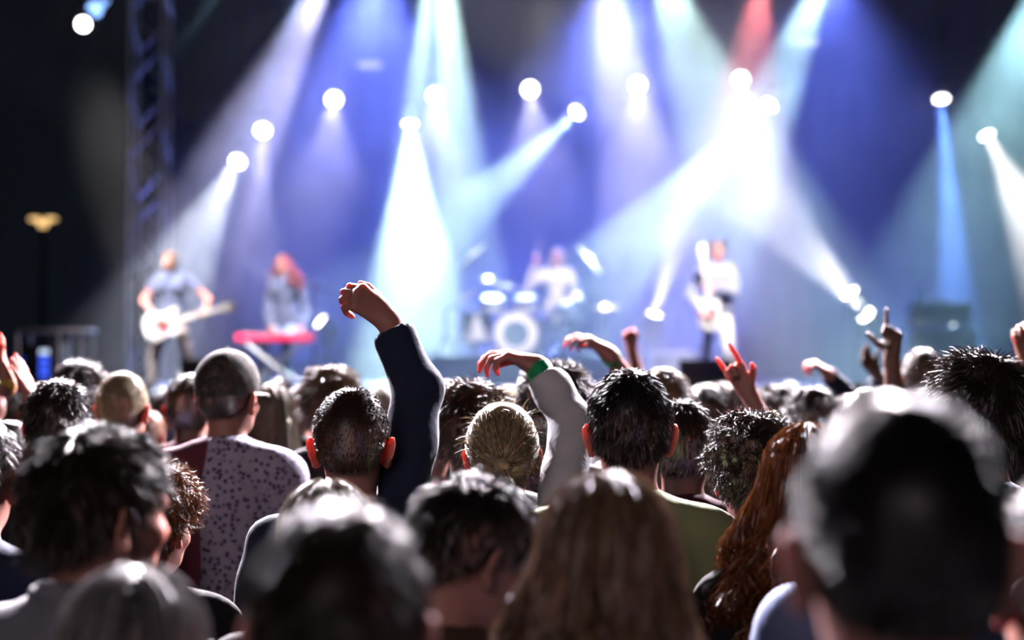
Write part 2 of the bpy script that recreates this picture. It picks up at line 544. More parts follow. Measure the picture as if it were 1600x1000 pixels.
MB().box((0.14, -0.012, hd * 0.12), (0.05, 0.02, 0.04), 0.004).build('pilot_light', emit('pilot', (0.8, 1.0, 1.0), 2.0), r)
MB().path([(-0.12, 0.16, hd), (-0.12, 0.16, hd + 0.03), (0.12, 0.16, hd + 0.03), (0.12, 0.16, hd)], 0.012).build('handle', BLACK_PLASTIC, r)
b = P(1443, 472, 17.95)
r = tag(empty('water_bottle', (b.x, 18.14, STAGE_Z + ch + hd)), 'cyan lit clear water bottle standing on the amplifier head', 'bottle')
MB().lathe([(0, 0), (0.035, 0), (0.037, 0.02), (0.037, 0.13), (0.03, 0.16), (0.014, 0.19), (0.014, 0.205)], 18).build('body', mat('bottle_plastic', (0.35, 0.75, 0.85), 0.15, 0, 0.05, 20, 0), r)
MB().lathe([(0.016, 0.2), (0.017, 0.225), (0, 0.226)], 14).build('lid', WHITE_PLASTIC, r)

# low riser for the drums
rx0, rx1, ry0, ry1 = P(668, 0, 18.2).x, P(1000, 0, 18.2).x, 18.2, 21.6
RISER = STAGE_Z + 0.38
r = tag(empty('drum_riser', ((rx0 + rx1) / 2, (ry0 + ry1) / 2, STAGE_Z)), 'low platform with a pale edge under the drum kit', 'platform')
MB().box((0, 0, 0.35), (rx1 - rx0, ry1 - ry0, 0.06), 0.006).build('top', mat('riser_top', (0.3, 0.3, 0.33), 0.6, 0, 0.2, 8, 0.1), r)
MB().box((0, -(ry1 - ry0) / 2 + 0.05, 0.16), (rx1 - rx0 - 0.06, 0.04, 0.32)).build('front_panel', mat('riser_panel', (0.42, 0.44, 0.46), 0.7, 0, 0.2, 8, 0.1), r)
for sx in (-1, 1):
    for sy in (-1, 1):
        MB().box((sx * ((rx1 - rx0) / 2 - 0.06), sy * ((ry1 - ry0) / 2 - 0.1), 0.16), (0.06, 0.06, 0.32)).build('leg', ALU, r)
# monitor wedges on the stage edge and a low case
for px, d, lab in ((330, 14.9, 'black wedge monitor on the stage edge before the guitarist with the white guitar'), (1100, 15.2, 'black wedge monitor on the stage edge before the guitarist in white jeans')):
    c = P(px, 600, d)
    r = tag(empty('wedge_monitor', (c.x, d, STAGE_Z)), lab, 'monitor')
    m_ = Matrix.Rotation(math.pi / 2, 4, 'Z')
    w = MB().prism([(-0.2, 0), (0.2, 0), (0.2, 0.10), (-0.06, 0.34), (-0.2, 0.34)], -0.28, 0.28, 0.01)
    bmesh.ops.transform(w.bm, matrix=Matrix.Rotation(-math.pi / 2, 4, 'Z'), verts=w.bm.verts)
    w.build('cabinet', BLACK_PLASTIC, r, rot=(0, 0, math.pi))
    g = MB().box((0, 0, 0), (0.50, 0.30, 0.012), 0.003)
    g.build('grille', GRILLE, r, loc=(0, 0.075, 0.228), rot=(R(-42.7), 0, 0))
c = P(1040, 600, 19.2)
r = tag(empty('flight_case', (c.x + 0.12, 19.3, STAGE_Z)), 'low long grey case with metal edges behind the guitarist in white jeans', 'case')
MB().box((0, 0, 0.2), (0.66, 0.5, 0.38), 0.012).build('body', mat('case_grey', (0.25, 0.27, 0.33), 0.5, 0, 0.1, 10, 0.05), r)
MB().box((0, 0, 0.42), (0.68, 0.52, 0.06), 0.01).build('lid', ALU, r)
for s in (-1, 1):
    MB().box((s * 0.32, -0.25, 0.2), (0.03, 0.02, 0.40), 0.003).build('edge', ALU, r)


# ------------------------------------------------------------------ drum kit
def drum(name, loc, rad, dep, axis, shell, label, group=None, lugs=8):
    r = tag(empty(name, loc), label, 'drum', group)
    r.rotation_mode = 'QUATERNION'
    r.rotation_quaternion = Vector(axis).to_track_quat('Z', 'Y')
    MB().lathe([(rad, -dep / 2), (rad, dep / 2)], 40).build('shell', shell, r)
    hd = mat('drum_head', (0.88, 0.88, 0.86), 0.5, 0, 0.04, 5, 0)
    for s in (-1, 1):
        MB().lathe([(0, s * (dep / 2 + 0.004)), (rad * 0.96, s * (dep / 2 + 0.004)), (rad, s * dep / 2)], 40).build('drum_skin', hd, r)
        MB().lathe([(rad + 0.004, s * (dep / 2 - 0.02)), (rad + 0.016, s * (dep / 2 - 0.02)), (rad + 0.016, s * (dep / 2 + 0.016)), (rad - 0.008, s * (dep / 2 + 0.016)), (rad - 0.008, s * (dep / 2 + 0.005))], 40).build('hoop', CHROME if rad < 0.25 else WHITE_PLASTIC, r)
    for k in range(lugs):
        an = 2 * math.pi * k / lugs + 0.2
        MB().box((math.cos(an) * (rad + 0.012), math.sin(an) * (rad + 0.012), 0), (0.022, 0.022, dep * 0.5), 0.003).build('lug', CHROME, r)
    return r


SHELL = mat('drum_shell', (0.75, 0.76, 0.78), 0.35, 0.1, 0.1, 8, 0)
bd = P(806, 515, 18.75)
bd = Vector((bd.x, 18.75, RISER + 0.290))
dr = drum('bass_drum', bd, 0.27, 0.42, (0, -1, 0.02), SHELL, 'big pale bass drum facing the crowd in front of the drummer')
MB().lathe([(0, 0.0), (0.17, 0.001)], 36).build('front_emblem', mat('drum_front', (0.16, 0.25, 0.33), 0.4, 0, 0.4, 6, 0), dr, loc=(0, 0, 0.218))
for s in (-1, 1):
    MB().tube((s * 0.22, -0.16, 0.1), (s * 0.36, -0.278, 0.16), 0.012).build('spur', CHROME, dr)
for k, (px, py, lab) in enumerate(((770, 476, 'rack tom over the bass drum on the side of the round floor spotlight'), (822, 475, 'rack tom over the bass drum just in front of the drummer'))):
    p = P(px, py, 18.80)
    t = drum('rack_tom', p, 0.15, 0.17, (0, -0.35, 1), SHELL, lab, None, 6)
    MB().tube(((0.10, -0.02)[k], 0.0, -0.08), ((0.20, -0.05)[k], 0.05, (-0.26, -0.22)[k]), 0.014).build('mount', CHROME, t)
t = drum('floor_tom', (P(745, 540, 19.1).x, 19.1, RISER + 0.38), 0.2, 0.38, (0, 0, 1), SHELL, 'deep floor tom on three legs beside the bass drum', None, 6)
for k in range(3):
    a = k * 2.094 + 0.5
    MB().tube((0.225 * math.cos(a), 0.225 * math.sin(a), -0.38), (0.225 * math.cos(a), 0.225 * math.sin(a), 0.05), 0.009).build('leg', CHROME, t)
t = drum('snare_drum', (P(884, 520, 19.0).x, 18.95, RISER + 0.60), 0.178, 0.14, (0.1, -0.1, 1), CHROME, 'shallow chrome snare drum in front of the drummer', None, 8)
for k in range(3):
    a = k * 2.094 + 1.57
    MB().path([(0.16 * math.cos(a), 0.16 * math.sin(a), -0.09), (0.0, 0.0, -0.25), (0.20 * math.cos(a), 0.20 * math.sin(a), -0.575)], 0.01).build('stand_leg', CHROME, t)


def cymbal(px, py, d, rad, tilt, label, base_dx=0.0):
    c = P(px, py, d)
    b = Vector((c.x + base_dx, d + 0.15, RISER))
    r = tag(empty('cymbal_stand', b), label, 'cymbal')
    top = c - b
    mid = Vector((0, 0, top.z * 0.72))
    MB().tube((0, 0, 0.2), mid, 0.014).build('pole', CHROME, r)
    MB().tube(mid, top, 0.010).build('boom', CHROME, r)
    for k in range(3):
        a = k * 2.094
        MB().tube((0, 0, 0.32), (0.18 * math.cos(a), 0.18 * math.sin(a), 0.01), 0.011).build('leg', CHROME, r)
    q = Euler((R(9), R(tilt), 0))
    MB().lathe([(0, 0.035), (0.03, 0.03), (0.055, 0.012), (rad * 0.6, 0.0), (rad, -0.014), (rad, -0.017), (rad * 0.6, -0.003), (0.05, 0.008), (0, 0.03)], 40).build('cymbal', BRASS, r, loc=top, rot=q)
    MB().tube((0, 0, 0.03), (0, 0, 0.07), 0.010).build('wing_nut', CHROME, r, loc=top, rot=q)
    return r


cymbal(737, 398, 18.7, 0.23, -40, 'large crash cymbal tilted steeply at the top of its tall stand in the white cone', -0.15)
cymbal(765, 436, 19.2, 0.13, 8, 'small splash cymbal lying nearly level over the rack toms', -0.06)
cymbal(728, 462, 18.5, 0.20, -32, 'low crash cymbal tilted over the floor tom', -0.28)
cymbal(797, 447, 19.12, 0.22, 12, 'wide ride cymbal low in front of the drummer', 0.05)
cymbal(922, 405, 18.9, 0.24, 52, 'steep dark crash cymbal on a boom stand at the far side of the drummer', 0.12)
hh_ = cymbal(946, 480, 18.7, 0.18, 4, 'pair of hi hat cymbals low on a stand near the snare drum', 0.0)
for c_ in [c for c in hh_.children if c.name.startswith('cymbal')]:
    lo_ = obj('cymbal', c_.data, None, hh_, c_.location - Vector((0, 0, 0.018)), (c_.rotation_euler.x + math.pi, -c_.rotation_euler.y, 0))

# ------------------------------------------------------------------ keyboard, guitars, microphones, stools
k0, k1 = P(372, 528, 16.4), P(490, 528, 16.4)
kz = k0.z
kc = (k0 + k1) / 2
r = tag(empty('keyboard', (kc.x, 16.4, kz)), 'bright red stage keyboard lying on an x stand', 'keyboard')
kl = (k1 - k0).length
RED_LACQ = mat('red_lacquer', (0.70, 0.01, 0.07), 0.35, 0, 0.05, 10, 0, coat=0.3)
MB().box((0, 0, 0), (kl, 0.30, 0.085), 0.012).build('case', RED_LACQ, r)
wk = MB().box((0, 0, 0), (0.0205, 0.12, 0.012), 0.002).mesh('white_key')
bk = MB().box((0, 0, 0), (0.011, 0.07, 0.012), 0.002).mesh('black_key')
for i in range(34):
    x = -0.36 + i * 0.0218
    obj('white_key', wk, WHITE_PLASTIC, r, (x, 0.08, 0.047))
    if i % 7 not in (2, 6):
        obj('black_key', bk, BLACK_PLASTIC, r, (x + 0.011, 0.055, 0.057))
for i in range(6):
    MB().tube((-0.3 + i * 0.05, -0.08, 0.040), (-0.3 + i * 0.05, -0.08, 0.062), 0.012).build('knob', BLACK_PLASTIC, r)
r = tag(empty('keyboard_stand', (kc.x, 16.4, STAGE_Z)), 'folding x shaped metal stand carrying the red keyboard', 'stand')
hz = kz - 0.05 - STAGE_Z
for s in (-1, 1):
    for yy in (-0.12, 0.12):
        MB().tube((s * 0.33, yy, 0.02), (-s * 0.33, yy, hz - 0.012), 0.016).build('leg', ALU, r)
for s in (-1, 1):
    MB().tube((s * 0.33, -0.2, 0.02), (s * 0.33, 0.2, 0.02), 0.018).build('foot_bar', ALU, r)
    MB().tube((s * 0.33, -0.16, hz - 0.016), (s * 0.33, 0.16, hz - 0.016), 0.016).build('top_bar', ALU, r)


def stool(name, x, y, z, h, label):
    r = tag(empty(name, (x, y, z)), label, 'stool')
    MB().lathe([(0, h), (0.15, h), (0.17, h - 0.02), (0.17, h - 0.06), (0.15, h - 0.07), (0, h - 0.07)], 28).build('seat', BLACK_PLASTIC, r)
    MB().tube((0, 0, h - 0.07), (0, 0, 0.2), 0.018).build('pole', CHROME, r)
    for k in range(3):
        a = k * 2.094 + 0.3
        MB().tube((0, 0, 0.26), (0.22 * math.cos(a), 0.22 * math.sin(a), 0.012), 0.012).build('leg', CHROME, r)


def guitar(loc, ang, white, label, yaw=0.0):
    r = tag(empty('electric_guitar', loc), label, 'guitar')
    r.matrix_world = Matrix.Translation(loc) @ Matrix.Rotation(yaw, 4, 'Z') @ Matrix.Rotation(-ang, 4, 'Y')
    up = [(-0.24, 0.0), (-0.23, 0.08), (-0.19, 0.135), (-0.13, 0.155), (-0.06, 0.14), (0.0, 0.115), (0.05, 0.115), (0.10, 0.14), (0.15, 0.15), (0.175, 0.135), (0.165, 0.105), (0.12, 0.075), (0.10, 0.04)]
    lo = [(0.10, -0.035), (0.115, -0.08), (0.13, -0.115), (0.115, -0.14), (0.08, -0.145), (0.03, -0.12), (-0.02, -0.12), (-0.08, -0.155), (-0.15, -0.165), (-0.20, -0.13), (-0.235, -0.07)]
    MB().prism(up + lo, -0.022, 0.022, 0.006).build('body', white, r)
    MB().prism([(-0.06, -0.11), (0.02, -0.09), (0.06, -0.05), (0.05, 0.0), (-0.03, -0.01), (-0.08, -0.05)], -0.026, -0.021).build('pickguard', mat('pickguard_red', (0.6, 0.08, 0.12), 0.35, 0, 0.05, 10, 0), r, smooth=False)
    MB().box((0.36, -0.018, 0.0), (0.56, 0.026, 0.05), 0.008).build('neck', mat('maple', (0.85, 0.78, 0.66), 0.35, 0, 0.1, 20, 0.02), r)
    h = MB().prism([(0.63, -0.025), (0.68, -0.045), (0.80, -0.05), (0.82, -0.02), (0.80, 0.04), (0.72, 0.045), (0.63, 0.025)], -0.022, 0.002, 0.003).build('headstock', MATS['maple'], r)
    for k in range(6):
        MB().tube((0.67 + k * 0.023, -0.01, 0.04), (0.67 + k * 0.023, -0.01, 0.065), 0.007).build('tuning_peg', CHROME, h)
    for x in (-0.07, -0.02, 0.04):
        MB().box((x, -0.028, 0.0), (0.018, 0.008, 0.075), 0.003).build('pickup', BLACK_PLASTIC, r)
    MB().box((-0.13, -0.028, 0.0), (0.03, 0.012, 0.08), 0.003).build('bridge', CHROME, r)
    for k in range(3):
        MB().tube((-0.09 - 0.035 * k, -0.022, -0.08 - 0.012 * k), (-0.09 - 0.035 * k, -0.04, -0.08 - 0.012 * k), 0.012).build('knob', WHITE_PLASTIC, r)
    sb = MB()
    for k in range(6):
        sb.tube((-0.13, -0.036, -0.022 + k * 0.009), (0.68, -0.036, -0.016 + k * 0.0065), 0.0008, n=4, caps=False)
    sb.build('strings', CHROME, r)
    return r


def mic_stand(x, y, z, tip, label, mlabel):
    r = tag(empty('microphone_stand', (x, y, z)), label, 'stand')
    tip = Vector(tip) - Vector((x, y, z))
    top = Vector((0, 0, tip.z - 0.12))
    MB().lathe([(0, 0.03), (0.12, 0.02), (0.14, 0.0), (0, 0)], 24).build('base', BLACK_METAL, r)
    MB().tube((0, 0, 0.02), top, 0.012).build('pole', BLACK_METAL, r)
    dv = (tip - top).normalized()
    MB().tube(top - dv * 0.2, tip - dv * 0.13, 0.009).build('boom', BLACK_METAL, r)
    MB().ball(top, 0.022, 10, 8).build('joint', BLACK_METAL, r)
    m = tag(empty('microphone', Vector((x, y, z)) + tip), mlabel, 'microphone')
    m.rotation_mode = 'QUATERNION'
    m.rotation_quaternion = dv.to_track_quat('Z', 'Y')
    MB().lathe([(0, -0.16), (0.012, -0.16), (0.016, -0.02), (0.022, -0.01), (0.022, 0.0)], 16).build('body', BLACK_METAL, m)
    MB().ball((0, 0, 0.015), (0.026, 0.026, 0.032)).build('grille', CHROME, m)


t = P(252, 416, 15.75)
mic_stand(t.x - 0.22, 15.6, STAGE_Z, t, 'black microphone stand in front of the guitarist with the white guitar', 'silver microphone at the mouth of the guitarist with the white guitar')
t = P(453, 430, 16.74)
mic_stand(t.x + 0.28, 16.75, STAGE_Z, t, 'black microphone stand beside the keyboard player', 'silver microphone at the mouth of the keyboard player')
WHITE_BODY = WHITE_PLASTIC
gl = P(258, 506, 15.72)
guitar(gl, R(15), WHITE_BODY, 'white electric guitar with a red pickguard held nearly level')
gl = P(1108, 487, 17.15)
guitar(gl, R(97), mat('cream_lacquer', (0.86, 0.82, 0.72), 0.3, 0, 0.04, 10, 0, coat=0.5), 'cream electric guitar held with its neck pointing steeply up', 0.25)


# ------------------------------------------------------------------ people: bodies from blended distance fields
def axis(lo, hi, coarse, fines):
    out, x = [], lo
    while x < hi:
        out.append(x)
        h = coarse
        for a, b, f in fines:
            if a <= x < b:
                h = min(h, f)
            elif x < a < x + h:
                h = max(f, min(h, a - x))
        x += h
    out.append(x)
    return np.array(out, dtype=np.float32)


class Cap:
    def __init__(s, a, b, ra, rb=None, k=0.03, ys=1.0, cuts=(), sub=False):
        s.a, s.b = np.array(a, np.float32), np.array(b, np.float32)
        s.ra, s.rb, s.k, s.ys, s.cuts, s.sub = ra, ra if rb is None else rb, k, ys, cuts, sub

    def bounds(s):
        r = max(s.ra, s.rb) / min(s.ys, 1.0)
        return np.minimum(s.a, s.b) - r, np.maximum(s.a, s.b) + r

    def ev(s, X, Y, Z):
        d = s.b - s.a
        x, y, z = X - s.a[0], (Y - s.a[1]) * s.ys, Z - s.a[2]
        dy = d[1] * s.ys
        t = np.clip((x * d[0] + y * dy + z * d[2]) / (d[0] ** 2 + dy ** 2 + d[2] ** 2 + 1e-9), 0, 1)
        q = np.sqrt((x - t * d[0]) ** 2 + (y - t * dy) ** 2 + (z - t * d[2]) ** 2) - (s.ra + (s.rb - s.ra) * t)
        return q

    def rot(s, M, piv):
        s.a = (M @ (s.a - piv) + piv).astype(np.float32)
        s.b = (M @ (s.b - piv) + piv).astype(np.float32)


class Ell:
    def __init__(s, c, r, k=0.03, M=None, cuts=(), sub=False):
        s.c, s.r, s.k, s.cuts, s.sub = np.array(c, np.float32), np.array(r, np.float32), k, cuts, sub
        s.M = np.eye(3) if M is None else np.array(M)

    def bounds(s):
        e = np.abs(s.M) @ s.r
        return s.c - e, s.c + e

    def ev(s, X, Y, Z):
        x, y, z = X - s.c[0], Y - s.c[1], Z - s.c[2]
        m = s.M
        qs = [(x * m[0, i] + y * m[1, i] + z * m[2, i]) for i in range(3)]
        k0 = np.sqrt(sum((q / r) ** 2 for q, r in zip(qs, s.r)))
        k1 = np.sqrt(sum((q / r ** 2) ** 2 for q, r in zip(qs, s.r))) + 1e-6
        return k0 * (k0 - 1) / k1

    def rot(s, M, piv):
        s.c = (M @ (s.c - piv) + piv).astype(np.float32)
        s.M = M @ s.M


def polygonize(prims, xs, ys, zs, planes=(), wob=None):
    D = np.full((len(xs), len(ys), len(zs)), 0.2, np.float32)
    for p in prims:
        lo, hi = p.bounds()
        m = p.k + 0.03
        i0, i1 = np.searchsorted(xs, [lo[0] - m, hi[0] + m])
        j0, j1 = np.searchsorted(ys, [lo[1] - m, hi[1] + m])
        k0, k1 = np.searchsorted(zs, [lo[2] - m, hi[2] + m])
        if i1 <= i0 or j1 <= j0 or k1 <= k0:
            continue
        X, Y, Z = xs[i0:i1, None, None], ys[None, j0:j1, None], zs[None, None, k0:k1]
        d = p.ev(X, Y, Z).astype(np.float32)
        for n, c in p.cuts:
            d = np.maximum(d, (X - c[0]) * n[0] + (Y - c[1]) * n[1] + (Z - c[2]) * n[2])
        B = D[i0:i1, j0:j1, k0:k1]
        if p.sub:
            e = -d
            h = np.clip(0.5 - 0.5 * (B - e) / p.k, 0, 1)
            D[i0:i1, j0:j1, k0:k1] = B + (e - B) * h + p.k * h * (1 - h)
        else:
            h = np.clip(0.5 + 0.5 * (B - d) / p.k, 0, 1)
            D[i0:i1, j0:j1, k0:k1] = B + (d - B) * h - p.k * h * (1 - h)
    X, Y, Z = xs[:, None, None], ys[None, :, None], zs[None, None, :]
    if wob is not None:
        D += wob(X, Y, Z)
    for n, c in planes:
        D = np.maximum(D, (X - c[0]) * n[0] + (Y - c[1]) * n[1] + (Z - c[2]) * n[2])
    I = D < 0
    sh = tuple(v - 1 for v in D.shape)
    S = np.zeros(sh, np.int8)
    offs = [(a, b, c) for a in (0, 1) for b in (0, 1) for c in (0, 1)]
    for a, b, c in offs:
        S += I[a:a + sh[0], b:b + sh[1], c:c + sh[2]]
    ci, cj, ck = np.nonzero((S > 0) & (S < 8))
    idx = np.full(sh, -1, np.int32)
    idx[ci, cj, ck] = np.arange(len(ci))
    acc = np.zeros((len(ci), 3), np.float64)
    cnt = np.zeros(len(ci))
    co = (xs, ys, zs)
    for a in offs:
        for ax in range(3):
            if a[ax]:
                continue
            b = list(a)
            b[ax] = 1
            A = (ci + a[0], cj + a[1], ck + a[2])
            Bq = (ci + b[0], cj + b[1], ck + b[2])
            da, db = D[A], D[Bq]
            m = (da < 0) != (db < 0)
            t = np.where(m, da / np.where(m, da - db, 1), 0)
            pa = np.stack([co[q][A[q]] for q in range(3)], 1)
            pb = np.stack([co[q][Bq[q]] for q in range(3)], 1)
            acc += np.where(m[:, None], pa + (pb - pa) * t[:, None], 0)
            cnt += m
    V = acc / cnt[:, None]
    F = []
    for ax in range(3):
        s0 = [slice(None)] * 3
        s1 = [slice(None)] * 3
        s0[ax], s1[ax] = slice(0, -1), slice(1, None)
        A, Bm = I[tuple(s0)], I[tuple(s1)]
        i, j, k = np.nonzero(A != Bm)
        u, v = [q for q in range(3) if q != ax]
        e = np.stack([i, j, k], 1)
        ok = (e[:, u] > 0) & (e[:, v] > 0) & (e[:, u] < sh[u]) & (e[:, v] < sh[v])
        e = e[ok]
        fl = A[e[:, 0], e[:, 1], e[:, 2]]
        q = []
        for du, dv in ((-1, -1), (0, -1), (0, 0), (-1, 0)):
            w = e.copy()
            w[:, u] += du
            w[:, v] += dv
            q.append(idx[w[:, 0], w[:, 1], w[:, 2]])
        q = np.stack(q, 1)
        if ax == 1:
            fl = ~fl
        q[~fl] = q[~fl][:, ::-1]
        F.append(q)
    F = np.concatenate(F)
    F = F[(F >= 0).all(1)]
    return V, F


def quad_mesh(V, F, name):
    me = bpy.data.meshes.new(name)
    me.vertices.add(len(V))
    me.vertices.foreach_set('co', np.asarray(V, np.float32).ravel())
    nl = F.size
    me.loops.add(nl)
    me.loops.foreach_set('vertex_index', F.astype(np.int32).ravel())
    me.polygons.add(len(F))
    me.polygons.foreach_set('loop_start', np.arange(0, nl, F.shape[1], dtype=np.int32))
    me.polygons.foreach_set('use_smooth', np.ones(len(F), bool))
    me.update(calc_edges=True)
    return me


PIV = np.array((0, -0.01, 1.515))


def rotm(yaw, pitch, roll):
    """head pose in degrees: yaw + turns to the body's left, pitch + nods down, roll + tips to the right"""
    return np.array(Euler((R(-pitch), R(roll), R(yaw))).to_matrix())


def head_prims(pose, fine=0.01):
    ps = [Ell((0, -0.005, 1.662), (0.076, 0.097, 0.088), 0.02),
          Ell((0, 0.028, 1.60), (0.064, 0.070, 0.085), 0.03),
          Ell((0, 0.050, 1.548), (0.042, 0.045, 0.030), 0.035),
          Cap((-0.034, 0.085, 1.650), (0.034, 0.085, 1.650), 0.014, k=0.02),
          Cap((0, 0.100, 1.638), (0, 0.117, 1.600), 0.008, 0.013, k=0.012),
          Ell((-0.030, 0.098, 1.630), (0.015, 0.012, 0.010), 0.012, sub=True),
          Ell((0.030, 0.098, 1.630), (0.015, 0.012, 0.010), 0.012, sub=True),
          Ell((-0.038, 0.072, 1.600), (0.022, 0.022, 0.018), 0.025),
          Ell((0.038, 0.072, 1.600), (0.022, 0.022, 0.018), 0.025),
          Cap((-0.018, 0.094, 1.571), (0.018, 0.094, 1.571), 0.006, k=0.008),
          Cap((-0.014, 0.094, 1.559), (0.014, 0.094, 1.559), 0.007, k=0.008),
          Cap((-0.016, 0.100, 1.5655), (0.016, 0.100, 1.5655), 0.003, k=0.004, sub=True)]
    for s in (-1, 1):
        M = np.array(Euler((R(12), R(s * 10), R(s * 36))).to_matrix())
        ps.append(Ell((s * 0.086, -0.010, 1.616), (0.0062 if fine < 0.0066 else 0.0085, 0.022, 0.036), 0.010, M))
        ps.append(Ell((s * 0.083, -0.002, 1.586), (0.007, 0.011, 0.012), 0.010, M))
    M = rotm(*pose)
    for p in ps:
        p.rot(M, PIV)
    return ps


def unit(v):
    v = np.array(v, float)
    return v / (np.linalg.norm(v) + 1e-9)


# finger curl per joint (degrees) for index, middle, ring, little; thumb (out, curl)
HANDS = {
    'relaxed': ([22, 26, 30, 34], (35, 20)),
    'fist': ([78, 80, 82, 84], (25, 50)),
    'half': ([58, 62, 64, 66], (40, 25)),
    'droop': ([26, 34, 42, 48], (28, 30)),
    'horns': ([4, 82, 84, 6], (55, 30)),
    'point': ([3, 78, 80, 80], (62, 10)),
    'open': ([6, 4, 6, 10], (50, 8)),
    'grip': ([52, 55, 57, 60], (45, 40)),
}


def hand_prims(Wp, d, n, side, pose):
    """wrist point, hand direction, palm normal, side of the thumb (+1: thumb along d x n)"""
    d, n = unit(d), np.array(n, float)
    n = unit(n - d * np.dot(n, d))
    lat = np.cross(d, n) * side
    ps = []
    curls, (tout, tcurl) = HANDS[pose]
    Wp = np.array(Wp, float)
    offs = (0.030, 0.010, -0.010, -0.028)
    lens = ((0.042, 0.025, 0.020), (0.046, 0.029, 0.022), (0.043, 0.027, 0.021), (0.034, 0.020, 0.018))
    reach = (0.088, 0.092, 0.088, 0.080)
    ps.append(Cap(Wp - d * 0.02, Wp + d * 0.03, 0.026, 0.024, 0.02))
    for o, ln, rc, cu in zip(offs, lens, reach, curls):
        K = Wp + d * rc + lat * o
        ps.append(Cap(Wp + d * 0.015 + lat * o * 0.55, K, 0.016, 0.0125, 0.014))
        a = 0.0
        for q, l in enumerate(ln):
            a += cu * (0.9, 1.1, 0.8)[q]
            dv = d * math.cos(R(a)) + n * math.sin(R(a))
            dv = unit(dv + lat * o * 1.2 * math.cos(R(min(a, 90))))
            K2 = K + dv * l
            ps.append(Cap(K, K2, 0.0098 - 0.0008 * q, 0.0092 - 0.0010 * q, 0.0045))
            K = K2
    T = Wp + d * 0.022 + lat * 0.018
    tv = unit(d * math.cos(R(tout)) + lat * math.sin(R(tout)) + n * 0.25)
    T1 = T + tv * 0.040
    ps.append(Cap(T, T1, 0.017, 0.0125, 0.014))
    tv2 = unit(tv + n * math.sin(R(tcurl)) + d * 0.35)
    T2 = T1 + tv2 * 0.032
    ps.append(Cap(T1, T2, 0.0115, 0.0105, 0.005))
    tv3 = unit(tv2 + n * math.sin(R(tcurl)) * 0.7 - lat * math.sin(R(tcurl)) * 0.4)
    ps.append(Cap(T2, T2 + tv3 * 0.026, 0.0105, 0.0085, 0.004))
    return ps


STAND = dict(hipz=0.93, lean=0.0, knees=((0.10, 0.015, 0.49), (-0.10, 0.015, 0.49)), feet=((0.11, -0.02, 0.08), (-0.11, -0.02, 0.08)), feetdir=(0.1, 1.0))


def arm_default(s):
    return dict(sh=(s * 0.180, -0.01, 1.395), el=(s * 0.235, -0.04, 1.12), wr=(s * 0.215, 0.07, 0.885), hand='relaxed', hd=(0, 0.25, -1), hn=(-s, 0.1, 0))


def torso_prims(g, lean, hipz):
    """g inflates the body into a garment"""
    L = lean
    up = hipz - 0.93
    return [
        Cap((-0.085, 0.005 + L, 1.30), (0.085, 0.005 + L, 1.30), 0.105 + g, k=0.05, ys=1.08),
        Cap((-0.150, -0.012 + L, 1.405), (0.150, -0.012 + L, 1.405), 0.048 + g, k=0.05),
        Cap((-0.020, -0.022 + L, 1.465), (-0.140, -0.014 + L, 1.415), 0.046 + g * 0.8, k=0.04),
        Cap((0.020, -0.022 + L, 1.465), (0.140, -0.014 + L, 1.415), 0.046 + g * 0.8, k=0.04),
        Cap((-0.045, -0.045 + L, 1.34), (-0.06, -0.05 + L, 1.20), 0.062 + g * 0.5, k=0.06),
        Cap((0.045, -0.045 + L, 1.34), (0.06, -0.05 + L, 1.20), 0.062 + g * 0.5, k=0.06),
        Cap((0, L, 1.32), (0, 0.005, hipz + 0.12), 0.115 + g, 0.112 + g, k=0.06),
        Cap((-0.055, 0.008, hipz + 0.14), (0.055, 0.008, hipz + 0.14), 0.098 + g * 1.7, k=0.06),
        Cap((-0.075, -0.005, hipz), (0.075, -0.005, hipz), 0.105 + g * 2.0, k=0.05),
    ]


BODY_CACHE, WEAR_CACHE, HAIR_CACHE = {}, {}, {}


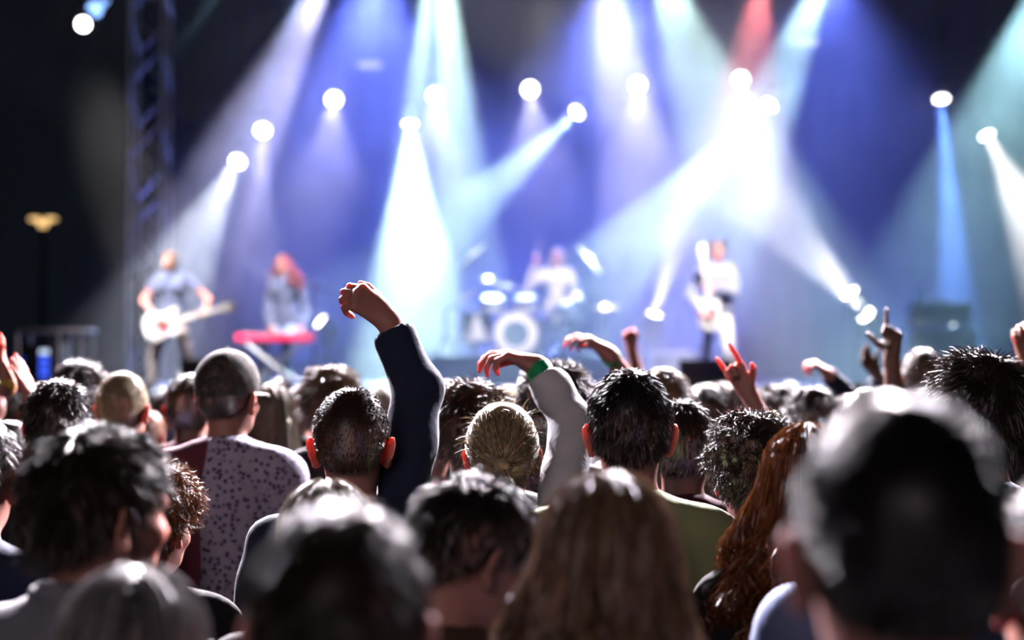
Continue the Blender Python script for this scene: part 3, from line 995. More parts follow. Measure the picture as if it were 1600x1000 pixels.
def make_body(key, pose, arms, legs, fine):
    ck = ('body', key, pose)
    if ck in BODY_CACHE:
        return BODY_CACHE[ck]
    L = legs['lean']
    ps = torso_prims(0, L, legs['hipz'])
    ps.append(Cap((0, -0.024 + L, 1.43), (0, -0.004 + L * 1.1, 1.575), 0.058, 0.054, 0.03))
    hp = head_prims(pose, fine)
    if L:
        for p in hp:
            p.rot(np.eye(3), PIV)
            if isinstance(p, Cap):
                p.a[1] += L * 1.1
                p.b[1] += L * 1.1
            else:
                p.c[1] += L * 1.1
    ps += hp
    for kn, ft, s in zip(legs['knees'], legs['feet'], (1, -1)):
        hip = (s * 0.085, 0.0, legs['hipz'] - 0.03)
        ps += [Cap(hip, kn, 0.082, 0.056, 0.05), Cap(kn, ft, 0.056, 0.038, 0.02),
               Cap((ft[0], ft[1] - 0.02, ft[2] - 0.045), (ft[0] + s * legs['feetdir'][0] * 0.14, ft[1] + legs['feetdir'][1] * 0.15, ft[2] - 0.05), 0.036, 0.028, 0.02)]
    fx, fy, fz = [(-0.13, 0.13, fine)], [(-0.14 + L, 0.15 + L, fine)], [(1.49, 1.80, fine)]
    for a in arms:
        s = 1 if a['sh'][0] > 0 else -1
        ps += [Cap(a['sh'], a['el'], 0.050, 0.040, 0.035), Cap(a['el'], a['wr'], 0.041, 0.027, 0.015)]
        d = a.get('hd') or (np.array(a['wr']) - np.array(a['el']))
        side = a.get('side', 1)
        if np.dot(np.cross(unit(d), np.array(a['hn'], float)), (-s, 0.6, 0.2)) * side < 0 and 'side' not in a:
            side = -side
        ps += hand_prims(a['wr'], d, a['hn'], side, a['hand'])
        w = np.array(a['wr']) + unit(d) * 0.08
        f = a.get('fine', 0.009)
        for ax, lst in zip(range(3), (fx, fy, fz)):
            lst.append((w[ax] - 0.13, w[ax] + 0.13, f))
    lo = np.min([p.bounds()[0] for p in ps], 0) - 0.03
    hi = np.max([p.bounds()[1] for p in ps], 0) + 0.03
    V, F = polygonize(ps, axis(lo[0], hi[0], 0.022, fx), axis(lo[1], hi[1], 0.022, fy), axis(lo[2], hi[2], 0.024, fz))
    me = quad_mesh(V, F, 'person_body')
    BODY_CACHE[ck] = me
    return me


def wrinkle(seed, amp):
    r = np.random.default_rng(seed)
    ws = [(r.normal(size=3) * np.array((20, 20, 46)), r.uniform(0, 6.28)) for _ in range(7)]

    def f(X, Y, Z):
        o = 0
        for w, ph in ws:
            o = o + np.sin(X * w[0] + Y * w[1] + Z * w[2] + ph)
        return (amp / 7 * 1.6) * o
    return f


def make_top(key, arms, legs, sleeves, g, hem, collar, res=0.013):
    """sleeves per arm: fraction of the arm covered (0.5 short, 2 to the wrist, 1.6 pushed up)"""
    ck = ('top', key, tuple(sleeves), g, hem, collar)
    if ck in WEAR_CACHE:
        return WEAR_CACHE[ck]
    L = legs['lean']
    ps = torso_prims(g, L, legs['hipz'])
    for a, sl in zip(arms, sleeves):
        sh, el, wr = (np.array(a[q], float) for q in ('sh', 'el', 'wr'))
        if sl <= 1:
            c = sh + (el - sh) * sl
            ps.append(Cap(sh, el, 0.056 + g, 0.052 + g, 0.035, cuts=[(unit(el - sh), c)]))
        else:
            c = el + (wr - el) * (sl - 1) * 0.95
            ps.append(Cap(sh, el, 0.053 + g, 0.044 + g, 0.035))
            ps.append(Cap(el, wr, 0.046 + g, 0.034 + g, 0.02, cuts=[(unit(wr - el), c)]))
    if collar == 'crew':
        for i in range(10):
            t0, t1 = 2 * math.pi * i / 10, 2 * math.pi * (i + 1) / 10
            pt = lambda t: (0.066 * math.cos(t), -0.014 + L + 0.066 * math.sin(t), 1.478 - 0.024 * math.sin(t))
            ps.append(Cap(pt(t0), pt(t1), 0.011, k=0.012))
    elif collar == 'high':
        for i in range(10):
            t0, t1 = 2 * math.pi * i / 10, 2 * math.pi * (i + 1) / 10
            pt = lambda t: (0.070 * math.cos(t), -0.012 + L + 0.070 * math.sin(t), 1.495 - 0.026 * math.sin(t))
            ps.append(Cap(pt(t0), pt(t1), 0.017, k=0.014))
    elif collar == 'hood':
        ps += [Ell((0, -0.105 + L, 1.435), (0.105, 0.050, 0.072), 0.03), Cap((-0.085, -0.05 + L, 1.475), (-0.05, 0.06 + L, 1.45), 0.026, k=0.02),
               Cap((0.085, -0.05 + L, 1.475), (0.05, 0.06 + L, 1.45), 0.026, k=0.02), Cap((-0.075, -0.07 + L, 1.48), (0.075, -0.07 + L, 1.48), 0.026, k=0.02)]
    lo = np.min([p.bounds()[0] for p in ps], 0) - 0.03
    hi = np.max([p.bounds()[1] for p in ps], 0) + 0.03
    ax = [axis(lo[q], hi[q], res, ()) for q in range(3)]
    V, F = polygonize(ps, *ax, planes=[((0, 0, -1), (0, 0, hem))], wob=wrinkle(len(str(key)) * 7 + 3, 0.008))
    me = quad_mesh(V, F, 'garment')
    WEAR_CACHE[ck] = me
    return me


def make_trousers(key, legs):
    ck = ('trousers', key)
    if ck in WEAR_CACHE:
        return WEAR_CACHE[ck]
    hz = legs['hipz']
    ps = [Cap((-0.075, -0.005, hz), (0.075, -0.005, hz), 0.110, k=0.05), Cap((-0.055, 0, hz + 0.08), (0.055, 0, hz + 0.08), 0.100, k=0.05)]
    for kn, ft, s in zip(legs['knees'], legs['feet'], (1, -1)):
        kn, ft = np.array(kn), np.array(ft)
        dv = unit(ft - kn)
        ps += [Cap((s * 0.085, 0, hz - 0.03), kn, 0.093, 0.070, 0.05), Cap(kn, ft, 0.070, 0.056, 0.02, cuts=[(dv, ft)])]
    lo = np.min([p.bounds()[0] for p in ps], 0) - 0.03
    hi = np.max([p.bounds()[1] for p in ps], 0) + 0.03
    V, F = polygonize(ps, *[axis(lo[q], hi[q], 0.02, ()) for q in range(3)], planes=[((0, 0, 1), (0, 0, hz + 0.10))], wob=wrinkle(5, 0.003))
    me = quad_mesh(V, F, 'trousers')
    WEAR_CACHE[ck] = me
    return me


def shoe_mesh():
    if 'shoe' not in WEAR_CACHE:
        ps = [Cap((0, -0.03, 0.045), (0.0, 0.155, 0.038), 0.048, 0.041, 0.02), Cap((0, -0.025, 0.05), (0, -0.02, 0.10), 0.045, 0.044, 0.02)]
        V, F = polygonize(ps, axis(-0.08, 0.08, 0.013, ()), axis(-0.12, 0.24, 0.013, ()), axis(-0.02, 0.19, 0.013, ()), planes=[((0, 0, -1), (0, 0, 0.0)), ((0, 0, 1), (0, 0, 0.115))])
        WEAR_CACHE['shoe'] = quad_mesh(V, F, 'shoe')
    return WEAR_CACHE['shoe']


# ------------------------------------------------------------------ hair
def ribbons(paths, width, rng):
    """paths: (n, m, 3) strand points -> tapering flat strips"""
    n, m, _ = paths.shape
    tang = np.gradient(paths, axis=1)
    ref = rng.normal(size=(n, 1, 3))
    side = np.cross(tang, ref)
    side /= np.linalg.norm(side, axis=2, keepdims=True) + 1e-9
    w = width * (1 - np.linspace(0, 1, m) ** 2 * 0.9)[None, :, None] * rng.uniform(0.6, 1.3, (n, 1, 1))
    V = np.stack([paths - side * w / 2, paths + side * w / 2], 2).reshape(-1, 3)
    b = (np.arange(n) * m * 2)[:, None] + (np.arange(m - 1) * 2)[None, :]
    F = np.stack([b, b + 1, b + 3, b + 2], 2).reshape(-1, 4)
    return V, F


def hair_cap(g, style):
    """scalp cap in head space; g thickness"""
    sk = [Ell((0, -0.010, 1.664), (0.076 + g, 0.098 + g, 0.088 + g), 0.02)]
    if style in ('short', 'buzz', 'messy', 'curly'):
        sk.append(Ell((0, -0.045, 1.610), (0.062 + g * 0.7, 0.052 + g * 0.8, 0.065), 0.03))
    if style in ('curly', 'messy'):
        sk.append(Ell((0, 0.0, 1.70), (0.072 + g, 0.085 + g, 0.062 + g), 0.03))
    face = ((0, 0.86, -0.51), (0, 0.072, 1.70))
    side = ((0, 0.55, -0.84), (0, 0.0, 1.628))
    nape = ((0, 0, -1), (0, 0, 1.552 if style != 'buzz' else 1.565))
    planes = [face, side, nape]
    if style == 'bun':
        planes = [face, ((0, 0.62, -0.78), (0, 0.0, 1.60)), ((0, 0, -1), (0, 0, 1.555))]
        sk.append(Ell((0, -0.045, 1.615), (0.066 + g * 0.6, 0.055 + g * 0.8, 0.07), 0.03))
    if style in ('short', 'buzz', 'bun'):
        for q in (-1, 1):
            sk.append(Ell((q * 0.100, 0.0, 1.610), (0.024, 0.036, 0.046), 0.008, sub=True))
    a = 0.0065
    r = np.random.default_rng(3)
    amp = {'curly': 0.010, 'messy': 0.007}.get(style, 0.002)
    ws = [(r.normal(size=3) * (55 if style == 'curly' else 38), r.uniform(0, 6.28)) for _ in range(6)]
    wob = lambda X, Y, Z: sum(np.sin(X * w[0] + Y * w[1] + Z * w[2] + p) for w, p in ws) * amp / 3
    V, F = polygonize(sk, axis(-0.16, 0.16, a, ()), axis(-0.19, 0.17, a, ()), axis(1.48, 1.82, a, ()), planes=planes, wob=wob)
    return V, F


def sample_surface(V, F, n, rng):
    f = F[rng.integers(0, len(F), n)]
    P0, P1, P2, P3 = (V[f[:, q]] for q in range(4))
    u, v = rng.random((n, 1)), rng.random((n, 1))
    p = (P0 * (1 - u) + P1 * u) * (1 - v) + (P3 * (1 - u) + P2 * u) * v
    nn = np.cross(P2 - P0, P3 - P1)
    nn /= np.linalg.norm(nn, axis=1, keepdims=True) + 1e-9
    return p, nn


HC = np.array((0, -0.01, 1.66))


def hair_mesh(style, n=3500, seed=1, length=None, wave=1.0, flare=1.0):
    ck = (style, n, seed, length, wave, flare)
    if ck in HAIR_CACHE:
        return HAIR_CACHE[ck]
    rng = np.random.default_rng(seed)
    parts = []
    if style in ('buzz', 'short', 'messy', 'curly'):
        g = {'buzz': 0.007, 'short': 0.011, 'messy': 0.016, 'curly': 0.022}[style]
        V, F = hair_cap(g, style)
        parts.append((V, F))
        p, nn = sample_surface(V, F, n, rng)
        out = p - HC
        out /= np.linalg.norm(out, axis=1, keepdims=True)
        nn = np.where((nn * out).sum(1, keepdims=True) < 0, -nn, nn)
        if style in ('short', 'buzz'):
            near = (np.abs(p[:, 0]) > 0.068) & (p[:, 2] < 1.645) & (p[:, 1] > -0.045)
            p, nn = p[~near], nn[~near]
            n = len(p)
        ln = {'buzz': 0.009, 'short': 0.018, 'messy': 0.034, 'curly': 0.030}[style] * (length or 1)
        # combed away from the crown (a whorl at the back of the top)
        crown = np.array((0.01, -0.05, 1.75))
        fl = p - crown
        fl -= nn * (fl * nn).sum(1, keepdims=True)
        fl /= np.linalg.norm(fl, axis=1, keepdims=True) + 1e-6
        lift = {'buzz': 0.9, 'short': 0.55, 'messy': 0.7, 'curly': 0.9}[style]
        rnd = {'buzz': 0.3, 'short': 0.35, 'messy': 0.75, 'curly': 0.9}[style]
        clump = np.stack([np.sin(p @ rng.normal(size=3) * 45 + rng.uniform(0, 6)) for _ in range(3)], 1)
        d = nn * lift + fl * 0.8 + rng.normal(size=p.shape) * rnd * 0.45 + clump * rnd * 0.6
        d /= np.linalg.norm(d, axis=1, keepdims=True)
        t = np.linspace(0, 1, 4)[None, :, None]
        L = ln * rng.uniform(0.5, 1.25, (n, 1, 1))
        bend = (fl * 0.6 + np.array((0, 0, -0.35)))[:, None, :] * L * t ** 2 * (0.6 if style != 'buzz' else 0.1)
        path = p[:, None, :] - nn[:, None, :] * 0.002 + d[:, None, :] * L * t + bend
        if style == 'curly':
            ph = rng.uniform(0, 6.28, (n, 1, 1))
            path = path + 0.006 * np.sin(t * 9 + ph) * rng.normal(size=(n, 1, 3))
        parts.append(ribbons(path, 0.0022 if style != 'buzz' else 0.0018, rng))
    elif style in ('long', 'bob'):
        V, F = hair_cap(0.014, 'long')
        parts.append((V, F))
        length = length or (0.42 if style == 'long' else 0.16)
        m = 14
        # azimuth 0 = back; the face stays open
        phi = rng.uniform(-2.35, 2.35, n)
        el = np.arccos(rng.uniform(-0.1, 1.0, n))
        t = np.linspace(0, 1, m)[None, :]
        s = t * (1.0 + length / 0.16)
        L0 = el[:, None] / (math.pi / 2)
        u = L0 + s * rng.uniform(0.72, 1.05, (n, 1))
        ang = np.clip(u, 0, 1) * math.pi / 2
        below = np.clip(u - 1, 0, None) * 0.16
        lay = rng.uniform(0.75, 1.0, (n, 1)) ** 0.5
        g = 0.024
        rad = np.sin(ang)
        fl = 1 + below * 1.5 * flare - np.clip(below - 0.25, 0, None) * 1.0
        wv = wave * np.clip(below * 6, 0, 1)
        k1, k2 = rng.uniform(0, 6.28, (n, 1)), rng.uniform(0, 6.28, (n, 1))
        cl = np.sin(phi[:, None] * 5 + below * 28 + 1.0) * 0.5
        ph = phi[:, None] + wv * (0.07 * np.sin(below * 42 + k1) + 0.10 * cl)
        rr = 1 + wv * (0.06 * np.sin(below * 46 + k2) + 0.08 * np.cos(phi[:, None] * 5 + below * 28))
        x = np.sin(ph) * (0.076 + g) * rad * fl * rr * lay
        y = -np.cos(ph) * (0.098 + g) * rad * np.minimum(fl, 1.25) * rr * lay - 0.010
        y = np.where(below > 0.05, np.minimum(y, 0.06), y)
        z = 1.664 + np.cos(ang) * (0.088 + g) * (0.5 + 0.5 * lay) - below
        path = np.stack([x, y, z], 2)
        parts.append(ribbons(path, 0.0040, rng))
        # solid core under the strands
        core = [Ell((0, -0.055, 1.60), (0.082, 0.060, 0.10), 0.03)]
        zz = 1.60
        while zz > 1.66 - length + 0.06:
            core.append(Ell((0, -0.075, zz), (0.088 * (1 + (1.6 - zz) * 0.9 * flare), 0.045, 0.07), 0.03))
            zz -= 0.05
        parts.append(polygonize(core, axis(-0.26, 0.26, 0.011, ()), axis(-0.19, 0.06, 0.011, ()), axis(1.66 - length - 0.1, 1.76, 0.011, ()), wob=lambda X, Y, Z: 0.006 * np.sin(X * 70 + 3 * np.sin(Z * 22)) + 0 * Y))
    elif style == 'bun':
        V, F = hair_cap(0.012, 'bun')
        parts.append((V, F))
        p, nn = sample_surface(V, F, n, rng)
        out = p - HC
        nn = np.where((nn * out).sum(1, keepdims=True) < 0, -nn, nn)
        knot = np.array((0.0, -0.128, 1.612))
        # strands pulled over the skull toward the knot at the back of the head
        m = 9
        t = np.linspace(0, 1, m)[None, :, None]
        tgt = knot + rng.normal(size=(n, 3)) * 0.007
        path = p[:, None, :] * (1 - t) + tgt[:, None, :] * t
        c = np.array((0, -0.010, 1.655))
        v = path - c
        e = np.array((0.089, 0.112, 0.102))
        k = np.linalg.norm(v / e, axis=2, keepdims=True)
        clump = 0.03 * np.abs(np.sin(np.arctan2(p[:, 0] - knot[0], p[:, 2] - knot[2]) * 5.5))[:, None, None] * np.sin(t * math.pi)
        path = c + v / k * (1.0 + rng.uniform(0.0, 0.035, (n, 1, 1)) + clump)
        parts.append(ribbons(path, 0.0032, rng))
        # fine loose hairs
        q = rng.integers(0, n, 500)
        d = nn[q] + rng.normal(size=(500, 3)) * 0.6
        tt = np.linspace(0, 1, 4)[None, :, None]
        parts.append(ribbons(p[q][:, None, :] + d[:, None, :] * tt * 0.022 + np.array((0, 0, -0.012)) * tt ** 2, 0.0013, rng))
        # knot and the tail hanging from it
        parts.append(polygonize([Ell((0, -0.128, 1.612), (0.022, 0.018, 0.022), 0.01)], axis(-0.05, 0.05, 0.006, ()), axis(-0.17, -0.08, 0.006, ()), axis(1.57, 1.66, 0.006, ())))
        nt = 500
        a = rng.uniform(0, 6.28, nt)
        rr = np.sqrt(rng.random(nt))
        m = 10
        t = np.linspace(0, 1, m)[None, :]
        w = 0.012 + 0.020 * np.sin(t * 2.6)
        x = np.cos(a)[:, None] * rr[:, None] * w + 0.008 * np.sin(t * 5)
        y = -0.132 - 0.012 * np.sin(t * 3.1) + np.sin(a)[:, None] * rr[:, None] * w * 0.8
        z = 1.612 - t * 0.20 * rng.uniform(0.8, 1.05, (nt, 1)) + 0 * x
        parts.append(ribbons(np.stack([x, y, z], 2), 0.0032, rng))
    Vs, Fs, o = [], [], 0
    for V, F in parts:
        Vs.append(V)
        Fs.append(F + o)
        o += len(V)
    me = quad_mesh(np.concatenate(Vs), np.concatenate(Fs), 'hair')
    HAIR_CACHE[ck] = me
    return me


EYE = MB().ball((0, 0, 0), 0.0115, 12, 8).mesh('eye', True)
EYEM = mat('eye_dark', (0.10, 0.07, 0.06), 0.15, 0, 0.3, 80, 0)
BAND_CACHE = {}


def with_mat(me, m):
    """mesh data shared per (mesh, material)"""
    k = (me.name, m.name)
    if k not in BAND_CACHE:
        c = me if not me.materials else me.copy()
        if me.materials:
            c.materials.clear()
        c.materials.append(m)
        BAND_CACHE[k] = c
    return BAND_CACHE[k]


BASE_TOP = 1.768


def person(px, top, d, label, hair=('short', 'dark'), top_wear=('tshirt', None), arms=None, pose=(0, 0, 0), yaw=0.0, skin=None,
           fine=0.0075, ground=0.0, legs=None, lkey='stand', trousers=None, height=None, face=False, group=None, key=None,
           hair_kw=None, band=None, collar='crew', sleeves=None, g=0.014, hem=0.80, top_name='shirt', eyes=False):
    """a person whose head top is seen at pixel (px, top) at depth d; arms as pixels are turned into body space"""
    legs = legs or STAND
    hp = P(px, top, d)
    sc = (height or (hp.z - ground)) / BASE_TOP if not legs.get('seat') else legs['seat']
    root_loc = Vector((hp.x, d, ground))
    rz = R(yaw)
    skin = skin or SKIN
    Mi = (Matrix.Translation(root_loc) @ Matrix.Rotation(rz, 4, 'Z') @ Matrix.Scale(sc, 4)).inverted()
    alist = []
    for s in (1, -1):
        a = arm_default(s)
        spec = (arms or {}).get('R' if s > 0 else 'L')
        if spec:
            a = dict(a)
            for q in ('el', 'wr', 'sh'):
                if q in spec:
                    v = spec[q]
                    a[q] = tuple(Mi @ P(*v)) if spec.get('px', True) else v
            if 'hand_to' in spec:
                a['hd'] = tuple((Mi @ P(*spec['hand_to'])) - Vector(a['wr']))
            elif 'hd' in spec:
                a['hd'] = spec['hd']
            else:
                a['hd'] = None
            for q in ('hand', 'hn', 'side', 'fine'):
                if q in spec:
                    a[q] = spec[q]
            if spec.get('lift', True) and a['el'][2] > 1.42:
                a['sh'] = spec.get('shl') or (s * 0.145, 0.02, 1.445)
        alist.append(a)
    key = key or ('std' if not arms and lkey == 'stand' else label)
    body = make_body((key, lkey), pose, alist, legs, fine)
    b = obj('person', with_mat(body, skin), None)
    b.matrix_world = Matrix.Translation(root_loc) @ Matrix.Rotation(rz, 4, 'Z') @ Matrix.Scale(sc, 4)
    tag(b, label, 'person', group)
    # garments
    kind, tm = top_wear
    sl = sleeves or {'tshirt': (0.55, 0.55), 'shirt': (2, 2), 'vest': (0.12, 0.12)}[kind]
    tw_ = make_top((key, lkey), alist, legs, sl, g, hem if lkey == 'stand' else legs['hipz'] - 0.10, collar)
    obj(top_name, with_mat(tw_, tm or cloth('black', (0.018, 0.018, 0.022))), None, b)
    obj('trousers', with_mat(make_trousers(lkey, legs), trousers or cloth('denim', (0.05, 0.07, 0.13))), None, b)
    for ft, s in zip(legs['feet'], (1, -1)):
        fd = legs['feetdir']
        obj('shoe', with_mat(shoe_mesh(), BLACK_PLASTIC), None, b, loc=(ft[0], ft[1], ft[2] - 0.08), rot=(0, 0, -s * math.atan2(fd[0] * 0.14, fd[1] * 0.17)))
    HM = Matrix.Translation((0, legs['lean'] * 1.1, 0)) @ Matrix.Translation(PIV) @ Matrix(rotm(*pose).tolist()).to_4x4() @ Matrix.Translation(-PIV)
    if hair:
        hm = hair_mesh(hair[0], **(hair_kw or {}))
        h = obj('hair', with_mat(hm, HAIRS[hair[1]]), None, b)
        h.matrix_local = HM
    if eyes:
        for s in (-1, 1):
            e = obj('eye', with_mat(EYE, EYEM), None, b)
            e.matrix_local = HM @ Matrix.Translation((s * 0.030, 0.083, 1.630))
    for which, bm_, w_ in (band or ()):
        a = alist[0 if which == 'R' else 1]
        wv, ev = Vector(a['wr']), Vector(a['el'])
        dv = (ev - wv).normalized()
        bb = MB().lathe([(0.0325, 0), (0.0345, 0.002), (0.0365, w_ - 0.002), (0.0345, w_), (0.031, w_), (0.031, 0), (0.0325, 0)], 24, Matrix.Translation(wv + dv * 0.004) @ dv.to_track_quat('Z', 'Y').to_matrix().to_4x4())
        tag(bb.build('wristband', bm_, b), None)
    b['_hm'] = 0
    del b['_hm']
    return b, HM, alist


HAIRS = {
    'black': hairmat('black', (0.012, 0.010, 0.010)), 'dark': hairmat('dark', (0.030, 0.020, 0.015)), 'brown': hairmat('brown', (0.075, 0.042, 0.025)),
    'light_brown': hairmat('light_brown', (0.26, 0.16, 0.10)), 'blonde': hairmat('blonde', (0.72, 0.53, 0.30)), 'fair': hairmat('fair', (0.50, 0.43, 0.33)),
    'copper': hairmat('copper', (0.30, 0.10, 0.03)), 'grey': hairmat('grey', (0.33, 0.32, 0.33)), 'red': hairmat('red', (0.80, 0.16, 0.14)),
}


# ------------------------------------------------------------------ patterned cloth
def floral_mat():
    m, t, b = principled('cloth_floral')
    N, L = t.nodes, t.links
    tc = N.new('ShaderNodeTexCoord')
    vo = N.new('ShaderNodeTexVoronoi')
    vo.inputs['Scale'].default_value = 62
    L.new(tc.outputs['Object'], vo.inputs['Vector'])
    cr = N.new('ShaderNodeValToRGB')
    cr.color_ramp.interpolation = 'CONSTANT'
    e = cr.color_ramp.elements
    e[0].position, e[0].color = 0.0, (0.04, 0.03, 0.08, 1)
    e[1].position, e[1].color = 0.34, (0.50, 0.42, 0.60, 1)
    k = cr.color_ramp.elements.new(0.52)
    k.color = (0.62, 0.55, 0.70, 1)
    L.new(vo.outputs['Distance'], cr.inputs[0])
    sp = N.new('ShaderNodeSeparateXYZ')
    L.new(tc.outputs['Object'], sp.inputs[0])
    gt = N.new('ShaderNodeMath')
    gt.operation = 'GREATER_THAN'
    gt.inputs[1].default_value = -0.035
    L.new(sp.outputs['X'], gt.inputs[0])
    mx = N.new('ShaderNodeMix')
    mx.data_type = 'RGBA'
    mx.inputs[6].default_value = (0.14, 0.03, 0.05, 1)
    L.new(gt.outputs[0], mx.inputs[0])
    L.new(cr.outputs[0], mx.inputs[7])
    L.new(mx.outputs[2], b.inputs['Base Color'])
    b.inputs['Roughness'].default_value = 0.85
    return m


def plaid_mat():
    m, t, b = principled('cloth_plaid')
    N, L = t.nodes, t.links
    tc = N.new('ShaderNodeTexCoord')
    outs = []
    for ax, sc in (('X', 34), ('Z', 34)):
        w = N.new('ShaderNodeTexWave')
        w.bands_direction = ax
        w.inputs['Scale'].default_value = sc / 3
        L.new(tc.outputs['Object'], w.inputs['Vector'])
        outs.append(w)
    mu = N.new('ShaderNodeMath')
    mu.operation = 'ADD'
    L.new(outs[0].outputs['Fac'], mu.inputs[0])
    L.new(outs[1].outputs['Fac'], mu.inputs[1])
    cr = N.new('ShaderNodeValToRGB')
    e = cr.color_ramp.elements
    e[0].position, e[0].color = 0.25, (0.05, 0.02, 0.05, 1)
    e[1].position, e[1].color = 0.75, (0.50, 0.40, 0.52, 1)
    dv = N.new('ShaderNodeMath')
    dv.operation = 'MULTIPLY'
    dv.inputs[1].default_value = 0.5
    L.new(mu.outputs[0], dv.inputs[0])
    L.new(dv.outputs[0], cr.inputs[0])
    L.new(cr.outputs[0], b.inputs['Base Color'])
    b.inputs['Roughness'].default_value = 0.9
    return m


def camo_mat():
    m, t, b = principled('cloth_camouflage')
    N, L = t.nodes, t.links
    tc = N.new('ShaderNodeTexCoord')
    nz = N.new('ShaderNodeTexNoise')
    nz.inputs['Scale'].default_value = 32
    L.new(tc.outputs['Object'], nz.inputs['Vector'])
    cr = N.new('ShaderNodeValToRGB')
    cr.color_ramp.interpolation = 'CONSTANT'
    e = cr.color_ramp.elements
    e[0].position, e[0].color = 0.0, (0.015, 0.015, 0.013, 1)
    e[1].position, e[1].color = 0.46, (0.06, 0.05, 0.04, 1)
    k = cr.color_ramp.elements.new(0.58)
    k.color = (0.13, 0.12, 0.10, 1)
    L.new(nz.outputs['Fac'], cr.inputs[0])
    L.new(cr.outputs[0], b.inputs['Base Color'])
    b.inputs['Roughness'].default_value = 0.9
    return m


FLORAL, PLAID, CAMO = floral_mat(), plaid_mat(), camo_mat()
C_BLACK = cloth('black', (0.016, 0.016, 0.02))
C_NAVY = cloth('navy', (0.022, 0.032, 0.07))
C_MINT = cloth('mint', (0.36, 0.40, 0.20))
C_WHITE = cloth('white', (0.84, 0.84, 0.88))
C_GREY = cloth('grey', (0.22, 0.23, 0.27))
C_BLUE = cloth('light_blue', (0.22, 0.27, 0.48))
C_MAROON = cloth('maroon', (0.12, 0.025, 0.045))
C_PINK = cloth('pink', (0.75, 0.05, 0.22))
C_SAGE = cloth('sage', (0.30, 0.36, 0.33))
C_OLIVE = cloth('olive', (0.24, 0.22, 0.06))
C_VIOLET = cloth('violet', (0.13, 0.09, 0.22))
C_BROWN = cloth('brown', (0.10, 0.06, 0.04))
C_CREAM = cloth('cream', (0.72, 0.64, 0.52))
C_KHAKI = cloth('khaki', (0.42, 0.36, 0.32))
C_JEANS = cloth('pale_jeans', (0.30, 0.40, 0.62))
C_WJEANS = cloth('white_jeans', (0.75, 0.75, 0.76))
C_SLATE = cloth('slate', (0.12, 0.14, 0.22))
GREEN_BAND = mat('green_band', (0.01, 0.50, 0.17), 0.5, 0, 0.05, 10, 0)
YELLOW_BAND = mat('yellow_band', (0.8, 0.5, 0.05), 0.5, 0, 0.05, 10, 0)

# ------------------------------------------------------------------ the crowd, nearest first
HK = dict(n=6500)
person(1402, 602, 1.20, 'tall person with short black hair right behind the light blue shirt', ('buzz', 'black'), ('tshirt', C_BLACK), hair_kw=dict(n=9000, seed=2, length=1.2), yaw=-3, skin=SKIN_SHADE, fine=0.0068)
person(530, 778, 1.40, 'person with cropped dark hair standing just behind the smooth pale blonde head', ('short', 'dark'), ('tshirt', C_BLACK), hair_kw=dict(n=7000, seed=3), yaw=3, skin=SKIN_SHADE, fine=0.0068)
person(212, 886, 1.67, 'short person with smooth grey blonde hair behind the person in the grey jacket', ('bob', 'grey'), ('shirt', C_BLACK), hair_kw=dict(n=2600, seed=4, wave=0.4), yaw=-4, fine=0.007)
person(146, 662, 2.12, 'person with thick dark hair and a pale grey creased jacket', ('short', 'dark'), ('shirt', C_GREY), hair_kw=dict(n=8000, seed=5, length=1.7), yaw=-28, pose=(-14, 4, 0), collar='high', g=0.022, top_name='jacket', fine=0.006)
person(938, 740, 1.82, 'woman with long wavy light brown hair spread over her shoulders', ('long', 'light_brown'), ('tshirt', C_BLACK), hair_kw=dict(n=3800, seed=6, length=0.36, wave=2.6, flare=1.3), yaw=4, pose=(0, 0, 3), fine=0.007)
person(698, 728, 2.20, 'dark haired person bending the head down beside the woman with the low ponytail', ('short', 'black'), ('tshirt', C_BROWN), hair_kw=dict(n=7000, seed=7, length=1.3), yaw=-14, pose=(-42, 22, 0), fine=0.0065)
person(512, 752, 2.52, 'person with smooth pale blonde hair directly behind the man punching the air', ('bob', 'fair'), ('shirt', C_BLACK), hair_kw=dict(n=2800, seed=8, wave=0.3), fine=0.0075)
person(1262, 664, 2.78, 'woman with long curly copper hair and a dark top', ('long', 'copper'), ('tshirt', C_BLACK), hair_kw=dict(n=3600, seed=9, length=0.40, wave=2.2, flare=2.3), yaw=0, pose=(6, 0, 0), fine=0.008)
person(1405, 628, 2.30, 'person in a light blue shirt mostly hidden behind the tall dark haired head', ('short', 'dark'), ('shirt', C_BLUE), hair_kw=dict(n=2500, seed=10), fine=0.009)
person(1668, 735, 1.62, 'person in dark clothes cut off by the edge next to the tall dark haired person', ('short', 'dark'), ('shirt', C_VIOLET), hair_kw=dict(n=2500, seed=11), fine=0.009, collar='hood')
person(-42, 640, 2.75, 'person in a navy top beside the person in the pale grey jacket', ('short', 'dark'), ('shirt', C_NAVY), hair_kw=dict(n=2500, seed=12), fine=0.009)
person(232, 732, 3.05, 'person with curly ginger hair between the grey jacket and the floral shirt', ('curly', 'copper'), ('shirt', C_BLACK), hair_kw=dict(n=5000, seed=13), yaw=-10, pose=(-10, 6, 0), fine=0.008)

